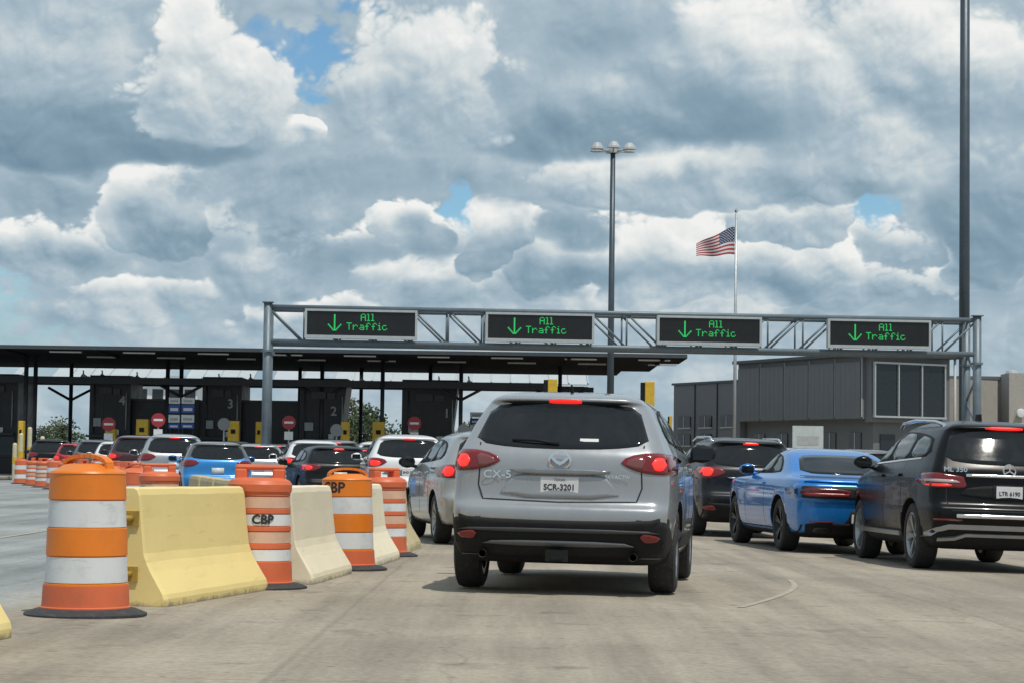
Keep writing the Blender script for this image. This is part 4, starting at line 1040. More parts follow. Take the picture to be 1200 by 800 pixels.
def tail_lamps(root, bvh, poly, m=None):
    for s in (1, -1): patch(bvh, 'rear', [(a*s, b) for a, b in poly], 'lamp', m or LAMPHOT, [c for c in root.children if c.name.startswith('tail_light')][0 if s > 0 else 1], off=.012, nu=5, nv=4, rnd_=2)
def hi_lamp(root, bvh, sp, dx=0):
    c = sp['hi']; patch(bvh, 'rear', [(-c[2]+dx, c[1]-c[3]), (c[2]+dx, c[1]-c[3]), (c[2]+dx, c[1]+c[3]), (-c[2]+dx, c[1]+c[3])], 'brake_light', LAMP, root, off=.006, nu=6, nv=2, rnd_=1)

# ------------------------------------------------------------------ jersey barriers
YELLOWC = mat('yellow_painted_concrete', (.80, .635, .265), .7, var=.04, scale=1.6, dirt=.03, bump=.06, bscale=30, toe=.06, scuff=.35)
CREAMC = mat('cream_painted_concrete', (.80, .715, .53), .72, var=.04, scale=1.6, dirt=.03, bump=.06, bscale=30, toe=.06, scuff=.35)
TANC = mat('tan_painted_concrete', (.50, .42, .24), .75, var=.12, scale=2.0, dirt=.25, bump=.25, bscale=30)
STEELY = mat('rusty_yellow_hinge', (.45, .30, .06), .55, metal=.3, var=.3, dirt=.5)
def barrier(ax, ay, bx, by, m, label, group='jersey barriers', hinge=True, seed=0):
    d = Vector((bx-ax, by-ay)); Lb = d.length; r = random.Random(seed)
    o = thing('jersey_barrier', label, 'barrier', (ax, ay, gz(ax, ay)), math.atan2(d.y, d.x), group)
    o.rotation_euler = (0, -math.atan2(gz(bx, by)-gz(ax, ay), Lb), math.atan2(d.y, d.x))
    prof = [(-.305, .0), (-.305, .05), (-.295, .085), (-.20, .235), (-.165, .30), (-.145, .36), (-.115, .60), (-.10, .76), (-.085, .80), (-.06, .812)]
    prof = prof + [(-a, b) for a, b in reversed(prof)]
    n = 26; mb = MB(); k = len(prof); v = []
    for i in range(n+1):
        t = i/n; ins = .022 if i in (0, n) else 0
        xx = Lb*t + (.0 if 0 < i < n else 0)
        if i == 1: xx = .03
        if i == n-1: xx = Lb-.03
        for (a, b) in prof:
            s = 1 - ins/.3; nn = noise.noise(Vector((xx*3, a*9+seed, b*7)))*.004
            zz = b*(1-ins*.5)
            if 1 < i < n-1 and b == 0: zz = 0.0
            v.append((xx, a*s + nn, max(0, zz + (nn if b > .05 else 0))))
    f = [(i*k+j, i*k+(j+1)%k, (i+1)*k+(j+1)%k, (i+1)*k+j) for i in range(n) for j in range(k)]
    f += [tuple(range(k)), tuple(range(n*k+k-1, n*k-1, -1))]
    mb.add(v, f, 0, False); mb.build('barrier_body', [m], o)
    if hinge:
        for z in (.60, .22):
            mb = MB(); mb.tube([(-.005, -.05, z), (-.10, -.05, z), (-.14, .0, z), (-.10, .05, z), (-.005, .05, z)], .02, 6); mb.build('hinge_loop', [STEELY], o)
            mb = MB(); mb.box(-.02, .004, -.10, .10, z-.05, z+.05); mb.build('hinge_plate', [STEELY], o)
        mb = MB(); mb.tube([(-.105, 0, .10), (-.105, 0, .72)], .016, 8); mb.lathe([(0, .735), (.035, .73), (.035, .715), (0, .71)], 10, 'Z', (-.105, 0, 0)); mb.build('hinge_pin', [STEELY], o)
    return o
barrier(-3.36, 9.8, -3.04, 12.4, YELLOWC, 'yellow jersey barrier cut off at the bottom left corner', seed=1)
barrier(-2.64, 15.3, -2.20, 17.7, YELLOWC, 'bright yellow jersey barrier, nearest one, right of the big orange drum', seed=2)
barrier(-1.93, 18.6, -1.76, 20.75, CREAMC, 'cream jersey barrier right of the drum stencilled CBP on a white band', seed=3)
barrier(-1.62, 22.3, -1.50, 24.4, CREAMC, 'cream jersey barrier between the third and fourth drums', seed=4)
barrier(-1.47, 26.1, -1.42, 28.2, TANC, 'tan jersey barrier beyond the fourth drum, mostly hidden', seed=5)
for i, (a, b, c, d) in enumerate([(-3.1, 25.3, -3.65, 28.2), (-3.75, 28.7, -4.3, 31.6), (-4.4, 32.1, -4.95, 35.0)]):
    barrier(a, b, c, d, TANC, ['tan jersey barrier in the farther row, nearest of that row', 'tan jersey barrier in the farther row, second from the near end', 'tan jersey barrier in the farther row, third from the near end'][i], 'jersey barriers in the far row', seed=10+i)

# ------------------------------------------------------------------ channelizing drums
ORANGE = mat('drum_orange', (.76, .20, .012), .45, var=.10, scale=3.0, dirt=.12, scuff=.25)
ORANGER = mat('faded_drum_orange', (.66, .145, .055), .5, var=.12, scale=3.0, dirt=.18)
BANDW = mat('white_reflective_band', (.68, .69, .69), .42, var=.10, scale=2.5, dirt=.22, scuff=.4)
BANDP = mat('pale_orange_reflective_band', (.66, .42, .30), .45, var=.10, scale=4, dirt=.25)
DRUMBASE = mat('rubber_drum_base', (.035, .036, .040), .8, var=.3, scale=8, dirt=.45)
STENCIL = mat('black_stencil', (.02, .02, .022), .7, var=.3)
def drum(x, y, style, label, group, txt=None, ang=0.0, h=1.0, detail=True, seed=0, m0=None):
    r = random.Random(seed)
    o = thing('traffic_drum', label, 'traffic drum', (x, y, gz(x, y)), 0, group)
    n = 40 if detail else 16
    lean = (r.uniform(-.02, .02), r.uniform(-.02, .02)); o.rotation_euler = (lean[0]*.5, lean[1]*.5, r.uniform(0, 6) if not txt else 0)
    R0, R1 = .275, .240                                        # radius at the bottom and the shoulder
    rad = lambda z: R0 + (R1-R0)*(z-.06)/(.86-.06)
    dent = [(r.uniform(0, 6.28), r.uniform(.1, .5), r.uniform(.010, .026)) for _ in range(5)]
    def wob(t, z):
        s = 1.0
        for (a, zc, q) in dent: s -= q*math.exp(-((math.atan2(math.sin(t-a), math.cos(t-a)))/.35)**2 - ((z-zc)/.12)**2)
        return s
    if style == 'wide': bands = [(.20, .36, BANDW), (.535, .70, BANDW)]; om = m0 or ORANGE
    else: bands = [(.22, .315, BANDW), (.36, .455, BANDP), (.50, .595, BANDW), (.64, .735, BANDP)]; om = m0 or ORANGER
    prof = [(R0+.010, .02), (R0+.012, .04), (R0+.012, .052), (R0+.002, .056), (R0, .07)]
    for (a, b, mm) in bands:
        prof += [(rad(a-.014), a-.014), (rad(a-.006), a-.006), (rad(a)-.010, a), (rad(b)-.010, b), (rad(b+.006), b+.006), (rad(b+.014), b+.014)]
    if style == 'wide': prof += [(rad(.855), .855), (R1+.004, .862), (R1-.004, .874), (R1-.02, .88), (R1-.09, .915), (.11, .922), (0, .922)]
    else: prof += [(rad(.76), .76), (R1+.016, .775), (R1+.018, .83), (R1-.0, .86), (R1-.05, .885), (0, .885)]
    q = []
    for a, b in zip(prof, prof[1:]):
        q.append(a); m = max(1, int(abs(b[1]-a[1])/.035)) if detail else 1
        for k in range(1, m): q.append((a[0]+(b[0]-a[0])*k/m, a[1]+(b[1]-a[1])*k/m))
    q.append(prof[-1])
    mb = MB(); mb.lathe(q, n, 'Z', (0, 0, 0), 0, True, wob); mb.build('drum_body', [om], o)
    if style == 'wide':
        mb = MB(); mb.lathe([(R0+.006, .025), (R0+.015, .03), (R0+.015, .053), (R0+.004, .058), (rad(.09)+.003, .09), (rad(.12)+.003, .12), (rad(.15)+.003, .15), (rad(.184)+.003, .184), (rad(.19)-.01, .186)], n, 'Z', (0, 0, 0), 0, True, wob); mb.build('drum_skirt', [ORANGER], o)
    for (a, b, mm) in bands:
        mb = MB(); pr = [(rad(a)-.012, a+.002), (rad(a)-.004, a+.003)]
        m = 5 if detail else 2
        pr += [(rad(a+(b-a)*k/m)-.004, a+.003+(b-a-.006)*k/m) for k in range(1, m+1)] + [(rad(b)-.012, b-.002)]
        mb.lathe(pr, n, 'Z', (0, 0, 0), 0, True, wob); mb.build('reflective_band', [mm], o)
    mb = MB()
    if style == 'wide':
        pts = [(.185*math.cos(math.pi*k/12), 0, .885+.085*math.sin(math.pi*k/12)**.6) for k in range(13)]
        for a, b in zip(pts, pts[1:]): mb.obox(((Vector(a)+Vector(b))/2), (Vector(b)-Vector(a))*.56, (0, .035, 0), ((Vector(b)-Vector(a)).cross(Vector((0, 1, 0)))).normalized()*.011)
    else:
        w = .20
        mb.box(-w, w, -.06, .06, .945, .990, 0, .02); mb.box(-w, -w+.10, -.06, .06, .86, .960, 0, .018); mb.box(w-.10, w, -.06, .06, .86, .960, 0, .018)
    hd = mb.build('handle', [om], o)
    hd.rotation_euler = (0, 0, .35 if style == 'wide' else 0)
    mb = MB(); rb = .395
    mb.lathe([(R0-.02, .048), (R0+.02, .046), (R0+.05, .040), (rb-.02, .022), (rb, .014), (rb, 0), (R0-.05, 0)], 28, 'Z', (0, 0, 0), 0, True, lambda t, z: 1+.012*math.sin(4*t)+.006*math.sin(9*t)); mb.build('rubber_base', [DRUMBASE], o)
    if txt:
        tz, ts, a0 = txt[1], txt[2], ang
        v, f = text_geo(txt[0], ts); mb = MB()
        for (ox, oz) in ((-.004, 0), (.004, 0), (0, .004), (0, -.004)):
            P = []
            for (a, b) in v:
                rr = rad(tz+b)+.002 ; t = -math.pi/2 + a0 + (a+ox)/rr; P.append((rr*math.cos(t), rr*math.sin(t), tz+b+oz))
            mb.add(P, f)
        mb.build('stencil_lettering', [STENCIL], o)
    return o
G = 'orange drums among the near barriers'
drum(-2.71, 14.3, 'wide', 'large orange drum with two white bands, nearest, left of yellow barrier', G, seed=3).scale = (1.0, 1.0, 1.05)
drum(-2.02, 17.95, 'narrow', 'orange drum stencilled CBP on a white band, second nearest', G, ('CBP', .55, .10), .22, seed=5)
drum(-1.57, 21.5, 'wide', 'orange drum with black letters on its orange top section, third nearest', G, ('CBP', .785, .14), -.52, seed=7)
drum(-1.42, 25.1, 'narrow', 'faded orange drum behind the last cream barrier, fourth nearest', G, seed=9)
far = [(-4.0, 27.6), (-4.55, 29.3), (-5.1, 32.3), (-5.5, 34.8), (-5.9, 37.5), (-6.8, 41.5), (-7.9, 46), (-9.3, 52), (-10.8, 58), (-12.4, 64), (-14.2, 71), (-15.4, 75), (-16.6, 79), (-17.9, 83)]
place = ['nearest', 'second', 'third', 'fourth', 'fifth', 'sixth', 'seventh', 'eighth', 'ninth', 'tenth', 'eleventh', 'twelfth', 'thirteenth', 'farthest']
for i, (x, y) in enumerate(far):
    drum(x - .35, y, 'narrow' if i % 3 != 1 else 'wide', 'faded orange drum of the far curving row, ' + place[i] + (' one from the viewer' if 0 < i < 13 else ' of that row'), 'orange drums in the far curving row', detail=False, seed=30+i, m0=ORANGER)

# ------------------------------------------------------------------ cars
def silver_suv():
    sp = scaled(SUV, 4.55, 1.89, 1.67)
    sp['tail'] = [(.46,1.07),(.62,1.135),(.84,1.14),(.94,1.10),(.94,.985),(.85,.965),(.68,.975),(.55,1.01)]; pn = paint('silver', (.335, .348, .368), metal=.42, rough=.29)
    root, bvh, body = car('sport_utility_car', 'silver compact SUV braking in the centre, nearest car', sp, pn, XA(655, 17.6), 17.6, 7.0, 'SCR-3201', 'TEXAS', dense=2, mirror_mat=BLACK)
    P = lambda poly, nm, m, par=root, **k: patch(bvh, 'rear', poly, nm, m, par, **k)
    # black lower bumper
    P([(-.88,.29),(.88,.29),(.93,.45),(.915,.605),(.82,.635),(.72,.60),(0,.59),(-.72,.60),(-.82,.635),(-.915,.605),(-.93,.45)], 'bumper_cover', BLACK, off=.007, nu=28, nv=8, rnd_=1)
    P([(-.62,.395),(.62,.395),(.55,.435),(-.55,.435)], 'skid_plate', mat('grey_skid_plate', (.10,.105,.11), .5), off=.022, nu=16, nv=2)
    P([(-.80,.50),(.80,.50),(.78,.53),(-.78,.53)], 'bumper_ledge', mat('dark_bumper_ledge', (.045,.047,.05), .4), off=.020, nu=20, nv=2)
    for s in (1, -1):
        P([(s*.66,.435),(s*.79,.445),(s*.80,.485),(s*.70,.505),(s*.645,.495)], 'reflector', LENS, off=.022, nu=6, nv=4, rnd_=1)
        b = MB(); b.lathe([(.032, -2.235), (.032, -2.08), (.028, -2.08), (.028, -2.23), (.032, -2.235)], 18, 'Y', (s*.60, 0, .315)); b.build('exhaust_tip', [SEAM], root)
    for side in ('left', 'right'): patch(bvh, side, [(-2.24,.31),(-1.84,.31),(-1.80,.42),(-1.90,.51),(-2.05,.58),(-2.24,.61)], 'bumper_cover', BLACK, root, off=.007, nu=10, nv=6, rnd_=0)
    # hatch seams, pressed panel round the plate
    strip(bvh, 'rear', [(-.66,1.20),(-.645,1.05),(-.655,.86),(-.615,.75),(0,.735),(.615,.75),(.655,.86),(.645,1.05),(.66,1.20)], .012, 'hatch_gap', SEAM, root, off=.0015)
    pd = paint('silver_recess', (.30, .305, .315), metal=.6, rough=.40)
    P([(-.50,.765),(.50,.765),(.40,.905),(.345,.965),(-.345,.965),(-.40,.905)], 'plate_surround', pn, off=.010, nu=18, nv=5, rnd_=1)
    P([(-.36,.955),(.36,.955),(.42,.998),(-.42,.998)], 'hatch_grip', mat('silver_grip_trim', (.30,.305,.31), .25, metal=.8), off=.030, nu=12, nv=3)
    # tail lamps
    tail_lamps(root, bvh, [(.745,1.10),(.81,1.105),(.84,1.055),(.815,1.0),(.75,1.0),(.72,1.05)], LAMPHOT)
    for s, tl in zip((1, -1), [c for c in root.children if c.name.startswith('tail_light')]):
        P([(s*.50,1.06),(s*.60,1.105),(s*.68,1.11),(s*.67,1.0),(s*.58,1.01)], 'clear_lens', mat('smoky_lens', (.17,.05,.05), .12, coat=.5), tl, off=.0115, nu=6, nv=4)
        P([(s*.83,1.13),(s*.90,1.115),(s*.905,1.0),(s*.835,.985)], 'side_lens', LENS, tl, off=.0115, nu=4, nv=4)
    P([(-.50,1.522),(.50,1.522),(.52,1.55),(-.52,1.55)], 'spoiler_gap', SEAM, off=.003, nu=14, nv=2)
    hi_lamp(root, bvh, sp)
    # emblem: ring with a winged V
    p, n = onbody(bvh, 'rear', 0, 1.065); y = p.y-.006
    b = MB(); N = 40
    for k in range(N):
        a0, a1 = 2*math.pi*k/N, 2*math.pi*(k+1)/N
        q = lambda a, r: (r*1.25*math.cos(a)*.075, 1.065 + r*math.sin(a)*.075)
        A, B, Cc, D = q(a0, 1), q(a1, 1), q(a1, .82), q(a0, .82)
        b.add([(A[0], y-.012, A[1]), (B[0], y-.012, B[1]), (Cc[0], y-.016, Cc[1]), (D[0], y-.016, D[1])], [(0,1,2,3)])
    for s in (1, -1): b.prism([(s*.082, 1.09), (s*.06, 1.098), (0.0, 1.048), (0.0, 1.028), (s*.035, 1.045)], y-.016, y+.01)
    b.build('emblem', [CHROME], root)
    b = MB(); p, n = onbody(bvh, 'rear', -.47, .955); text_flat(b, 'CX-5', .085, -.50, p.y-.012, .945, 0, .002, 1.2); b.build('model_lettering', [CHROME], root)
    b = MB(); p, n = onbody(bvh, 'rear', .45, .955); text_flat(b, 'SKYACTIV', .04, .46, p.y-.012, .945, 0, .001, 1.1); b.build('badge_lettering', [CHROME], root)
    # wiper, antenna, hitch, rear cabin sticker
    w0, _ = onbody(bvh, 'rear', -.02, 1.20); w1, _ = onbody(bvh, 'rear', -.40, 1.225); b = MB()
    b.tube([(w0.x, w0.y-.03, w0.z), (-.2, (w0.y+w1.y)/2-.035, 1.225), (w1.x, w1.y-.02, w1.z)], [.016, .012, .008], 6); b.build('wiper', [BLACK], root)
    s0, _ = onbody(bvh, 'rear', .22, 1.235); b = MB(); b.obox((.22, s0.y-.008, 1.235), (.075, 0, 0), (0, .002, 0), (0, .006, .012)); b.build('window_sticker', [WHITE], root)
    b = MB(); b.tube([(0, -1.25, 1.60), (0, -1.36, 1.70)], [.022, .008], 8); b.build('antenna', [BLACK], root)
    b = MB(); b.box(-.05, .05, -2.29, -2.0, .285, .345); b.box(-.09, .09, -2.285, -2.265, .27, .36); b.build('tow_hitch', [BLACK], root)
    b = MB(); b.tube([(-.55, -1.35, .33), (.55, -1.35, .33)], .045, 8); b.box(-.5, .5, -1.9, -1.45, .25, .33); b.build('rear_axle', [BLACK], root)
    for s, side in ((1, 'right'), (-1, 'left')):
        strip(bvh, side, [(1.4,.42),(-.95,.42)], .12, 'sill_trim', BLACK, root, off=.008, thick=.03)
silver_suv()

def black_suv():
    sp = scaled(SUV, 4.80, 1.93, 1.77, rw=.385, wb=2.92, rc=.13, clad=.40, tw=.255)
    sp['dlo'] = [(1.07,1.215),(-1.72,1.30),(-1.86,1.345),(-1.84,1.44),(-1.76,1.53),(-1.0,1.605),(.05,1.625),(.44,1.59)]
    sp['wins'] = sp['wins'][:2] + [[(-1.05,1.285),(-1.70,1.325),(-1.78,1.36),(-1.70,1.51),(-1.05,1.575)]]
    sp['layers'] = [(z, r if z < 1.2 else .16 + (r-.16)*.74, w, f) for z, r, w, f in sp['layers']]
    sp['tail'] = [(.50,1.075),(.60,1.10),(.80,1.125),(.93,1.12),(.935,.99),(.86,.955),(.62,.955),(.49,.955)]
    pn = paint('black', (.005, .0052, .006), metal=0, rough=.25, coat=.16, spec=.16)
    root, bvh, body = car('sport_utility_car', 'glossy black SUV with chrome bumper trim at the right edge', sp, pn, 5.69, 25.3, -3.0, 'LTR 6190', None, dense=2, spokes=5)
    P = lambda poly, nm, m, par=root, **k: patch(bvh, 'rear', poly, nm, m, par, **k)
    hi_lamp(root, bvh, dict(sp, hi=(0, 1.655, .22, .017)))
    for s, tl in zip((1, -1), [c for c in root.children if c.name.startswith('tail_light')]):
        P([(s*.58,1.045),(s*.92,1.055),(s*.92,1.02),(s*.56,1.012)], 'clear_lens', LENSW, tl, off=.0125, nu=8, nv=3, rnd_=1)
        P([(s*.66,1.0),(s*.90,1.0),(s*.90,.972),(s*.66,.97)], 'lamp', LAMP, tl, off=.0125, nu=6, nv=3, rnd_=1)
        P([(s*.55,.585),(s*.86,.585),(s*.86,.603),(s*.55,.603)], 'reflector', LENS, off=.012, nu=6, nv=2, rnd_=0)
    P([(-.50,1.085),(.50,1.085),(.50,1.115),(-.50,1.115)], 'chrome_strip', CHROME, off=.03, nu=14, nv=2, rnd_=0)
    P([(-.62,.62),(.62,.62),(.62,.66),(-.62,.66)], 'chrome_strip', CHROME, off=.02, nu=14, nv=2, rnd_=0)
    SK = mat('satin_skid_trim', (.33,.34,.35), .35, metal=.6)
    strip(bvh, 'rear', [(-.92,.37),(-.82,.48),(-.70,.515),(.70,.515),(.82,.48),(.92,.37)], .05, 'diffuser_trim', SK, root, off=.025)
    strip(bvh, 'rear', [(-.80,.375),(-.62,.39),(-.50,.43),(.50,.43),(.62,.39),(.80,.375)], .03, 'diffuser_trim', SK, root, off=.03)
    P([(-.60,.84),(.60,.84),(.50,.99),(-.50,.99)], 'plate_surround', BLACK, off=.004, nu=12, nv=4)
    P([(-.19,.83),(.19,.83),(.19,1.0),(-.19,1.0)], 'plate_frame', SEAM, off=.008, nu=4, nv=3, rnd_=0)
    p, n = onbody(bvh, 'rear', 0, 1.18); b = MB(); y = p.y-.02                       # round emblem with three spokes
    b.lathe([(.062, -.006), (.075, -.012), (.082, 0), (.062, 0)], 28, 'Y', (0, y, 1.165))
    for k in range(3):
        a = math.pi/2 + k*2*math.pi/3; b.obox((.035*math.cos(a), y-.006, 1.165+.035*math.sin(a)), (.035*math.cos(a), 0, .035*math.sin(a)), (-.007*math.sin(a), 0, .007*math.cos(a)), (0, .005, 0))
    b.build('emblem', [CHROME], root)
    b = MB(); p, n = onbody(bvh, 'rear', -.60, 1.15); text_flat(b, 'ML 350', .075, -.62, p.y-.022, 1.165, 0, .002, 1.2); b.build('model_lettering', [CHROME], root)
    strip(bvh, 'rear', [(-.70,1.28),(-.72,1.12),(-.72,.80),(-.66,.70),(.66,.70),(.72,.80),(.72,1.12),(.70,1.28)], .010, 'hatch_gap', SEAM, root, off=.0015)
    b = MB()
    for s in (-1, 1):
        pts = [(s*.60, y_, z_) for y_, z_ in ((-1.75, 1.60), (-1.62, 1.69), (-1.2, 1.735), (-.2, 1.765), (.45, 1.735), (.55, 1.68))]
        b = MB(); b.tube(pts, .022, 8); b.build('roof_rail', [CHROME], root)
    b = MB(); b.prism([(-.02, 1.755), (.02, 1.755), (.012, 1.85), (-.012, 1.85)], -.98, -.80); b.build('antenna', [BLACK], root)
    for s, side in ((1, 'right'), (-1, 'left')):
        strip(bvh, side, [(1.35,.40),(-.95,.40)], .045, 'running_board', SK, root, off=.03, thick=.03)
        strip(bvh, side, [(1.05,1.215),(-1.6,1.29)], .02, 'window_chrome', CHROME, root, off=.008)
black_suv()

def blue_coupe():
    sp = dict(COUPE); pn = paint('bright_blue', (.014, .185, .56), metal=.15, rough=.26)
    root, bvh, body = car('muscle_coupe', 'bright blue two-door muscle coupe left of the black SUV', sp, pn, 4.76, 30.0, -6.2, None, None, dense=2, spokes=5, dark=True)
    P = lambda poly, nm, m, par=root, **k: patch(bvh, 'rear', poly, nm, m, par, **k)
    P([(-.89,.695),(.89,.695),(.92,.74),(.92,.91),(.89,.955),(-.89,.955),(-.92,.91),(-.92,.74)], 'light_bezel', pn, off=.018, nu=24, nv=4, rnd_=1)
    P([(-.84,.745),(.84,.745),(.875,.78),(.875,.885),(.85,.915),(-.85,.915),(-.875,.885),(-.875,.78)], 'light_panel', SEAM, off=.024, nu=24, nv=4, rnd_=1)
    for c in [c for c in root.children if c.name.startswith('tail_light')]: bpy.data.meshes.remove(c.data)
    for s in (1, -1):
        tl = P([(s*.19,.775),(s*.80,.775),(s*.835,.80),(s*.835,.86),(s*.80,.885),(s*.19,.885)], 'tail_light', mat('dim_tail_lens', (.10,.012,.015), .15, coat=.5), off=.030, nu=10, nv=4)
        P([(s*.21,.788),(s*.79,.788),(s*.80,.80),(s*.80,.815),(s*.79,.822),(s*.21,.822)], 'lamp', mat('red_light_bar', (.26,.03,.035), .25, emit=(.8,.06,.06), estr=.05), tl, off=.036, nu=8, nv=2, rnd_=0)
    b = MB(); p, n = onbody(bvh, 'rear', 0, .842); text_flat(b, 'DODGE', .065, .0, p.y-.036, .842, 0, .002, 1.25); b.build('make_lettering', [CHROME], root)
    P([(-.84,.24),(.84,.24),(.90,.34),(.80,.40),(.55,.425),(.35,.42),(-.35,.42),(-.55,.425),(-.80,.40),(-.90,.34)], 'bumper_cover', BLACK, off=.006, nu=24, nv=5)
    P([(-.24,.415),(.24,.415),(.22,.60),(-.22,.60)], 'plate_recess', SEAM, off=.003, nu=6, nv=4, rnd_=0)
    P([(-.80,.955),(.80,.955),(.78,.985),(-.78,.985)], 'spoiler_lip', pn, off=.03, nu=16, nv=2)
    for s in (1, -1):
        P([(s*.42,.285),(s*.66,.285),(s*.66,.36),(s*.42,.36)], 'exhaust_tip', mat('dark_exhaust', (.06,.06,.062), .4, metal=.6), off=.012, nu=4, nv=3)
        P([(s*.46,.30),(s*.62,.30),(s*.62,.345),(s*.46,.345)], 'exhaust_bore', SEAM, off=.016, nu=3, nv=2)
        P([(s*.40,.425),(s*.72,.43),(s*.72,.445),(s*.40,.44)], 'reflector', LENS, off=.012, nu=5, nv=2, rnd_=0)
    strip(bvh, 'rear', [(-.72,1.02),(-.74,.945),(-.70,.935),(.70,.935),(.74,.945),(.72,1.02)], .010, 'trunk_gap', SEAM, root, off=.0015)
    for s, side in ((1, 'right'), (-1, 'left')):
        strip(bvh, side, [(1.25,.27),(-1.0,.27)], .10, 'sill_trim', BLACK, root, off=.006, thick=.02)
blue_coupe()

def dark_suv():
    sp = scaled(SUV, 4.55, 1.84, 1.66); pn = paint('dark_grey', (.018, .019, .022), metal=.3, rough=.28, coat=.35, spec=.16)
    root, bvh, body = car('sport_utility_car', 'dark grey compact SUV braking behind the blue coupe', sp, pn, XA(885, 36.2), 36.2, -5.0, 'KLM-2087', None, dense=1)
    P = lambda poly, nm, m, par=root, **k: patch(bvh, 'rear', poly, nm, m, par, **k)
    tail_lamps(root, bvh, [(.66,1.125),(.84,1.13),(.85,1.0),(.72,.985),(.66,1.05)], LAMPHOT); hi_lamp(root, bvh, sp)
    P([(-.86,.30),(.86,.30),(.90,.45),(.885,.57),(.70,.555),(0,.545),(-.70,.555),(-.885,.57),(-.90,.45)], 'bumper_cover', BLACK, off=.007, nu=20, nv=6)
    for s in (1, -1): P([(s*.60,.435),(s*.80,.445),(s*.82,.50),(s*.66,.525)], 'reflector', LENS, off=.02, nu=5, nv=3)
    P([(-.42,.955),(.42,.955),(.46,.985),(-.46,.985)], 'hatch_grip', CHROME, off=.02, nu=10, nv=2)
    for s in (-1, 1):
        b = MB(); b.tube([(s*.58, y_, z_) for y_, z_ in ((-1.5, 1.56), (-1.3, 1.635), (0, 1.655), (.4, 1.60))], .02, 6); b.build('roof_rail', [CHROME], root)
dark_suv()

def pale_sedan():
    sp = scaled(SUV, 4.55, 1.80, 1.53, rw=.335); pn = paint('champagne', (.40, .40, .385), metal=.55, rough=.33)
    root, bvh, body = car('hatchback_car', 'light silver car partly hidden left of the silver SUV', sp, pn, -.02, 29.0, -9.5, 'GXT-4410', None, dense=1, mirror_mat=BLACK)
    tail_lamps(root, bvh, [(.68,1.02),(.82,1.03),(.83,.90),(.72,.90)], LAMP)
pale_sedan()
def white_suv():
    sp = scaled(SUV, 4.65, 1.88, 1.70); pn = paint('white', (.74, .75, .76), metal=0, rough=.35)
    root, bvh, body = car('sport_utility_car', 'white SUV with lit brake lights left of the light silver car', sp, pn, XA(482, 47), 47, -6, 'BHD-7714', None, dense=1)
    tail_lamps(root, bvh, [(.58,1.10),(.86,1.12),(.87,1.0),(.62,.99)], LAMP); hi_lamp(root, bvh, sp)
    patch(bvh, 'rear', [(-.86,.30),(.86,.30),(.90,.45),(.885,.57),(0,.555),(-.885,.57),(-.90,.45)], 'bumper_cover', BLACK, root, off=.007, nu=20, nv=6)
    patch(bvh, 'rear', [(-.60,.80),(.60,.80),(.50,.93),(-.50,.93)], 'plate_surround', mat('grey_trim', (.16, .165, .17), .5), root, off=.004, nu=12, nv=4)
    return root
white_suv()
def simple(name, label, base, dims, pn, px, Y, head, lit='hi', **k):
    sp = scaled(base, *dims)
    if pn is PB: sp['roofz'] = .70
    root, bvh, body = car(name, label, sp, pn, XA(px, Y), Y, head, None, None, dense=1, detail=0, **k)
    H = sp['H']/SUV['H']
    if base is SUV:
        if 'tail' in lit: tail_lamps(root, bvh, [(.62,1.10*H),(.86,1.12*H),(.87,1.0*H),(.66,.99*H)], LAMP)
        if 'hi' in lit: hi_lamp(root, bvh, sp)
        if 'bump' in lit: patch(bvh, 'rear', [(-.84,.30*H),(.84,.30*H),(.86,.45*H),(.85,.56*H),(0,.55*H),(-.85,.56*H),(-.86,.45*H)], 'bumper_cover', BLACK, root, off=.007, nu=16, nv=5)
    return root
PW, PS, PG, PK = paint('white', (.74, .75, .76)), paint('light_silver', (.42, .43, .44), metal=.6), paint('mid_grey', (.13, .135, .14), metal=.5), paint('soft_black', (.008, .008, .009), coat=.3, spec=.16)
PR, PB, PM = paint('red', (.40, .015, .02), metal=.1), paint('sky_blue', (.02, .22, .56), metal=.1), paint('maroon', (.045, .008, .011), metal=.1)
QL = 'cars queueing towards the booths'
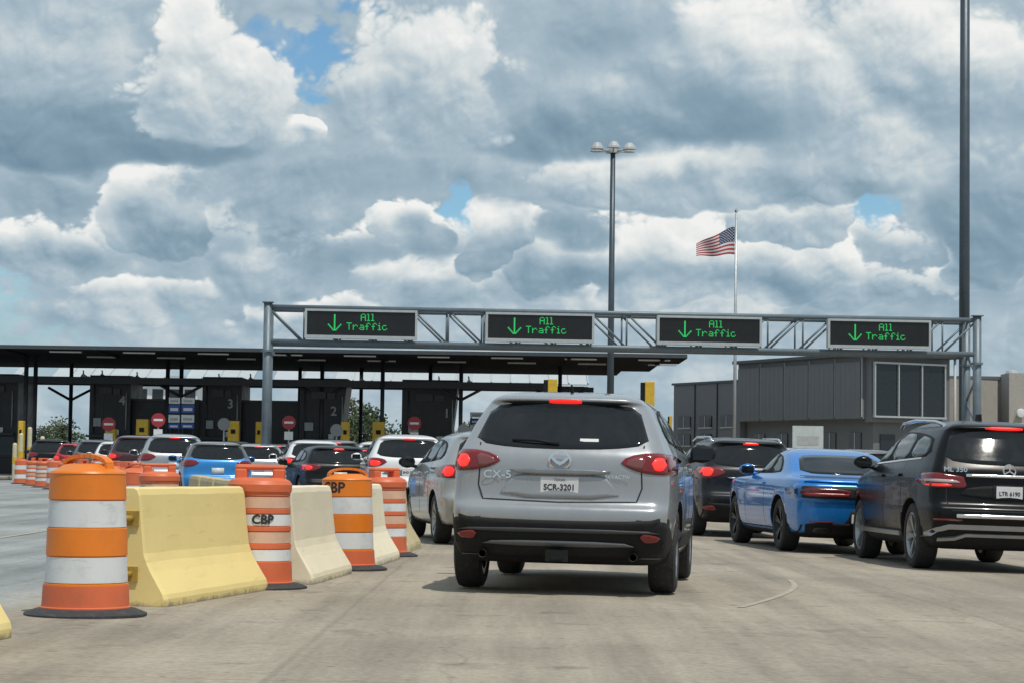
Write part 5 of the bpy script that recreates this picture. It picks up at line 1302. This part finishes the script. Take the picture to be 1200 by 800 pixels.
for a in [
    ('hatchback_car', 'black hatchback with red lights behind the third orange drum', SUV, (4.1, 1.76, 1.46), PK, 402, 51, -14, 'tail hi'),
    ('sport_utility_car', 'white SUV behind the drum stencilled CBP', SUV, (4.6, 1.86, 1.69), PW, 373, 62, -10, 'tail bump'),
    ('hatchback_car', 'sky blue hatchback with grey roof above the yellow barrier', SUV, (4.3, 1.80, 1.52), PB, 258, 54, -11, 'x'),
    ('sport_utility_car', 'silver SUV with dark rear window left of the blue hatchback', SUV, (4.7, 1.88, 1.72), PS, 207, 57, -10, 'hi bump'),
    ('sport_utility_car', 'maroon SUV left of the silver SUV in the queue', SUV, (4.7, 1.88, 1.74), PM, 165, 64, -10, 'tail'),
    ('hatchback_car', 'white car in the queue just left of the maroon SUV', SUV, (4.4, 1.80, 1.62), PW, 141, 73, -10, 'bump'),
    ('sport_utility_car', 'dark grey SUV far left in the queue beyond the drums', SUV, (4.7, 1.86, 1.70), PG, 116, 78, -10, 'x'),
    ('hatchback_car', 'red car far left in the queue beyond the drums', SUV, (4.4, 1.80, 1.60), PR, 92, 84, -10, 'tail hi'),
    ('sport_utility_car', 'black SUV farthest left in the queue', SUV, (4.8, 1.90, 1.74), PK, 62, 86, -10, 'x'),
    ('sport_utility_car', 'grey SUV roof seen between the white SUVs', SUV, (4.7, 1.88, 1.75), PG, 398, 66, -9, 'hi'),
    ('sport_utility_car', 'white SUV with roof rails farther up the lane of booth 1', SUV, (4.7, 1.88, 1.78), PW, 448, 72, -7, 'hi'),
    ('sport_utility_car', 'pale silver SUV far up the centre lane', SUV, (4.7, 1.88, 1.74), PS, 500, 76, -6, 'hi'),
    ('sport_utility_car', 'white SUV roof far ahead under booth 2', SUV, (4.7, 1.88, 1.76), PW, 376, 78, -8, 'x'),
    ('hatchback_car', 'silver car roof right of the blue hatchback', SUV, (4.4, 1.80, 1.58), PS, 306, 66, -9, 'hi'),
    ('hatchback_car', 'white car peeking out behind the silver SUV mirror', SUV, (4.4, 1.80, 1.60), PW, 771, 44, -4, 'x'),
    ('sport_utility_car', 'white SUV roof behind the blue coupe', SUV, (4.7, 1.88, 1.72), PW, 938, 52, -5, 'x'),
    ('sport_utility_car', 'grey SUV between the blue coupe and the black SUV', SUV, (4.7, 1.88, 1.70), PG, 1028, 50, -5, 'x'),
    ('hatchback_car', 'black car low between the white SUV and the black hatchback', SUV, (4.4, 1.78, 1.50), PK, 428, 62, -8, 'tail hi'),
    ('sport_utility_car', 'dark SUV far ahead left of the gantry post', SUV, (4.7, 1.88, 1.76), PK, 276, 80, -9, 'tail'),
    ('sport_utility_car', 'grey SUV far ahead between the blue hatchback and the gantry post', SUV, (4.7, 1.88, 1.74), PG, 328, 86, -8, 'hi'),
    ('hatchback_car', 'white car far left between the red car and the dark grey SUV', SUV, (4.4, 1.80, 1.62), PW, 104, 90, -10, 'x'),
    ('sport_utility_car', 'black SUV far ahead before booth 1', SUV, (4.7, 1.88, 1.76), PK, 522, 84, -6, 'tail hi'),
    ('sport_utility_car', 'black SUV roof between the dark grey SUV and the white SUV roof', SUV, (4.7, 1.88, 1.72), PK, 968, 66, -5, 'x'),
    ('hatchback_car', 'silver car roof left of the white SUV roof by the office', SUV, (4.4, 1.80, 1.56), PS, 905, 62, -5, 'x'),
]: simple(*a[:8], a[8], group=QL, roofmat=PG if a[4] is PB else None)
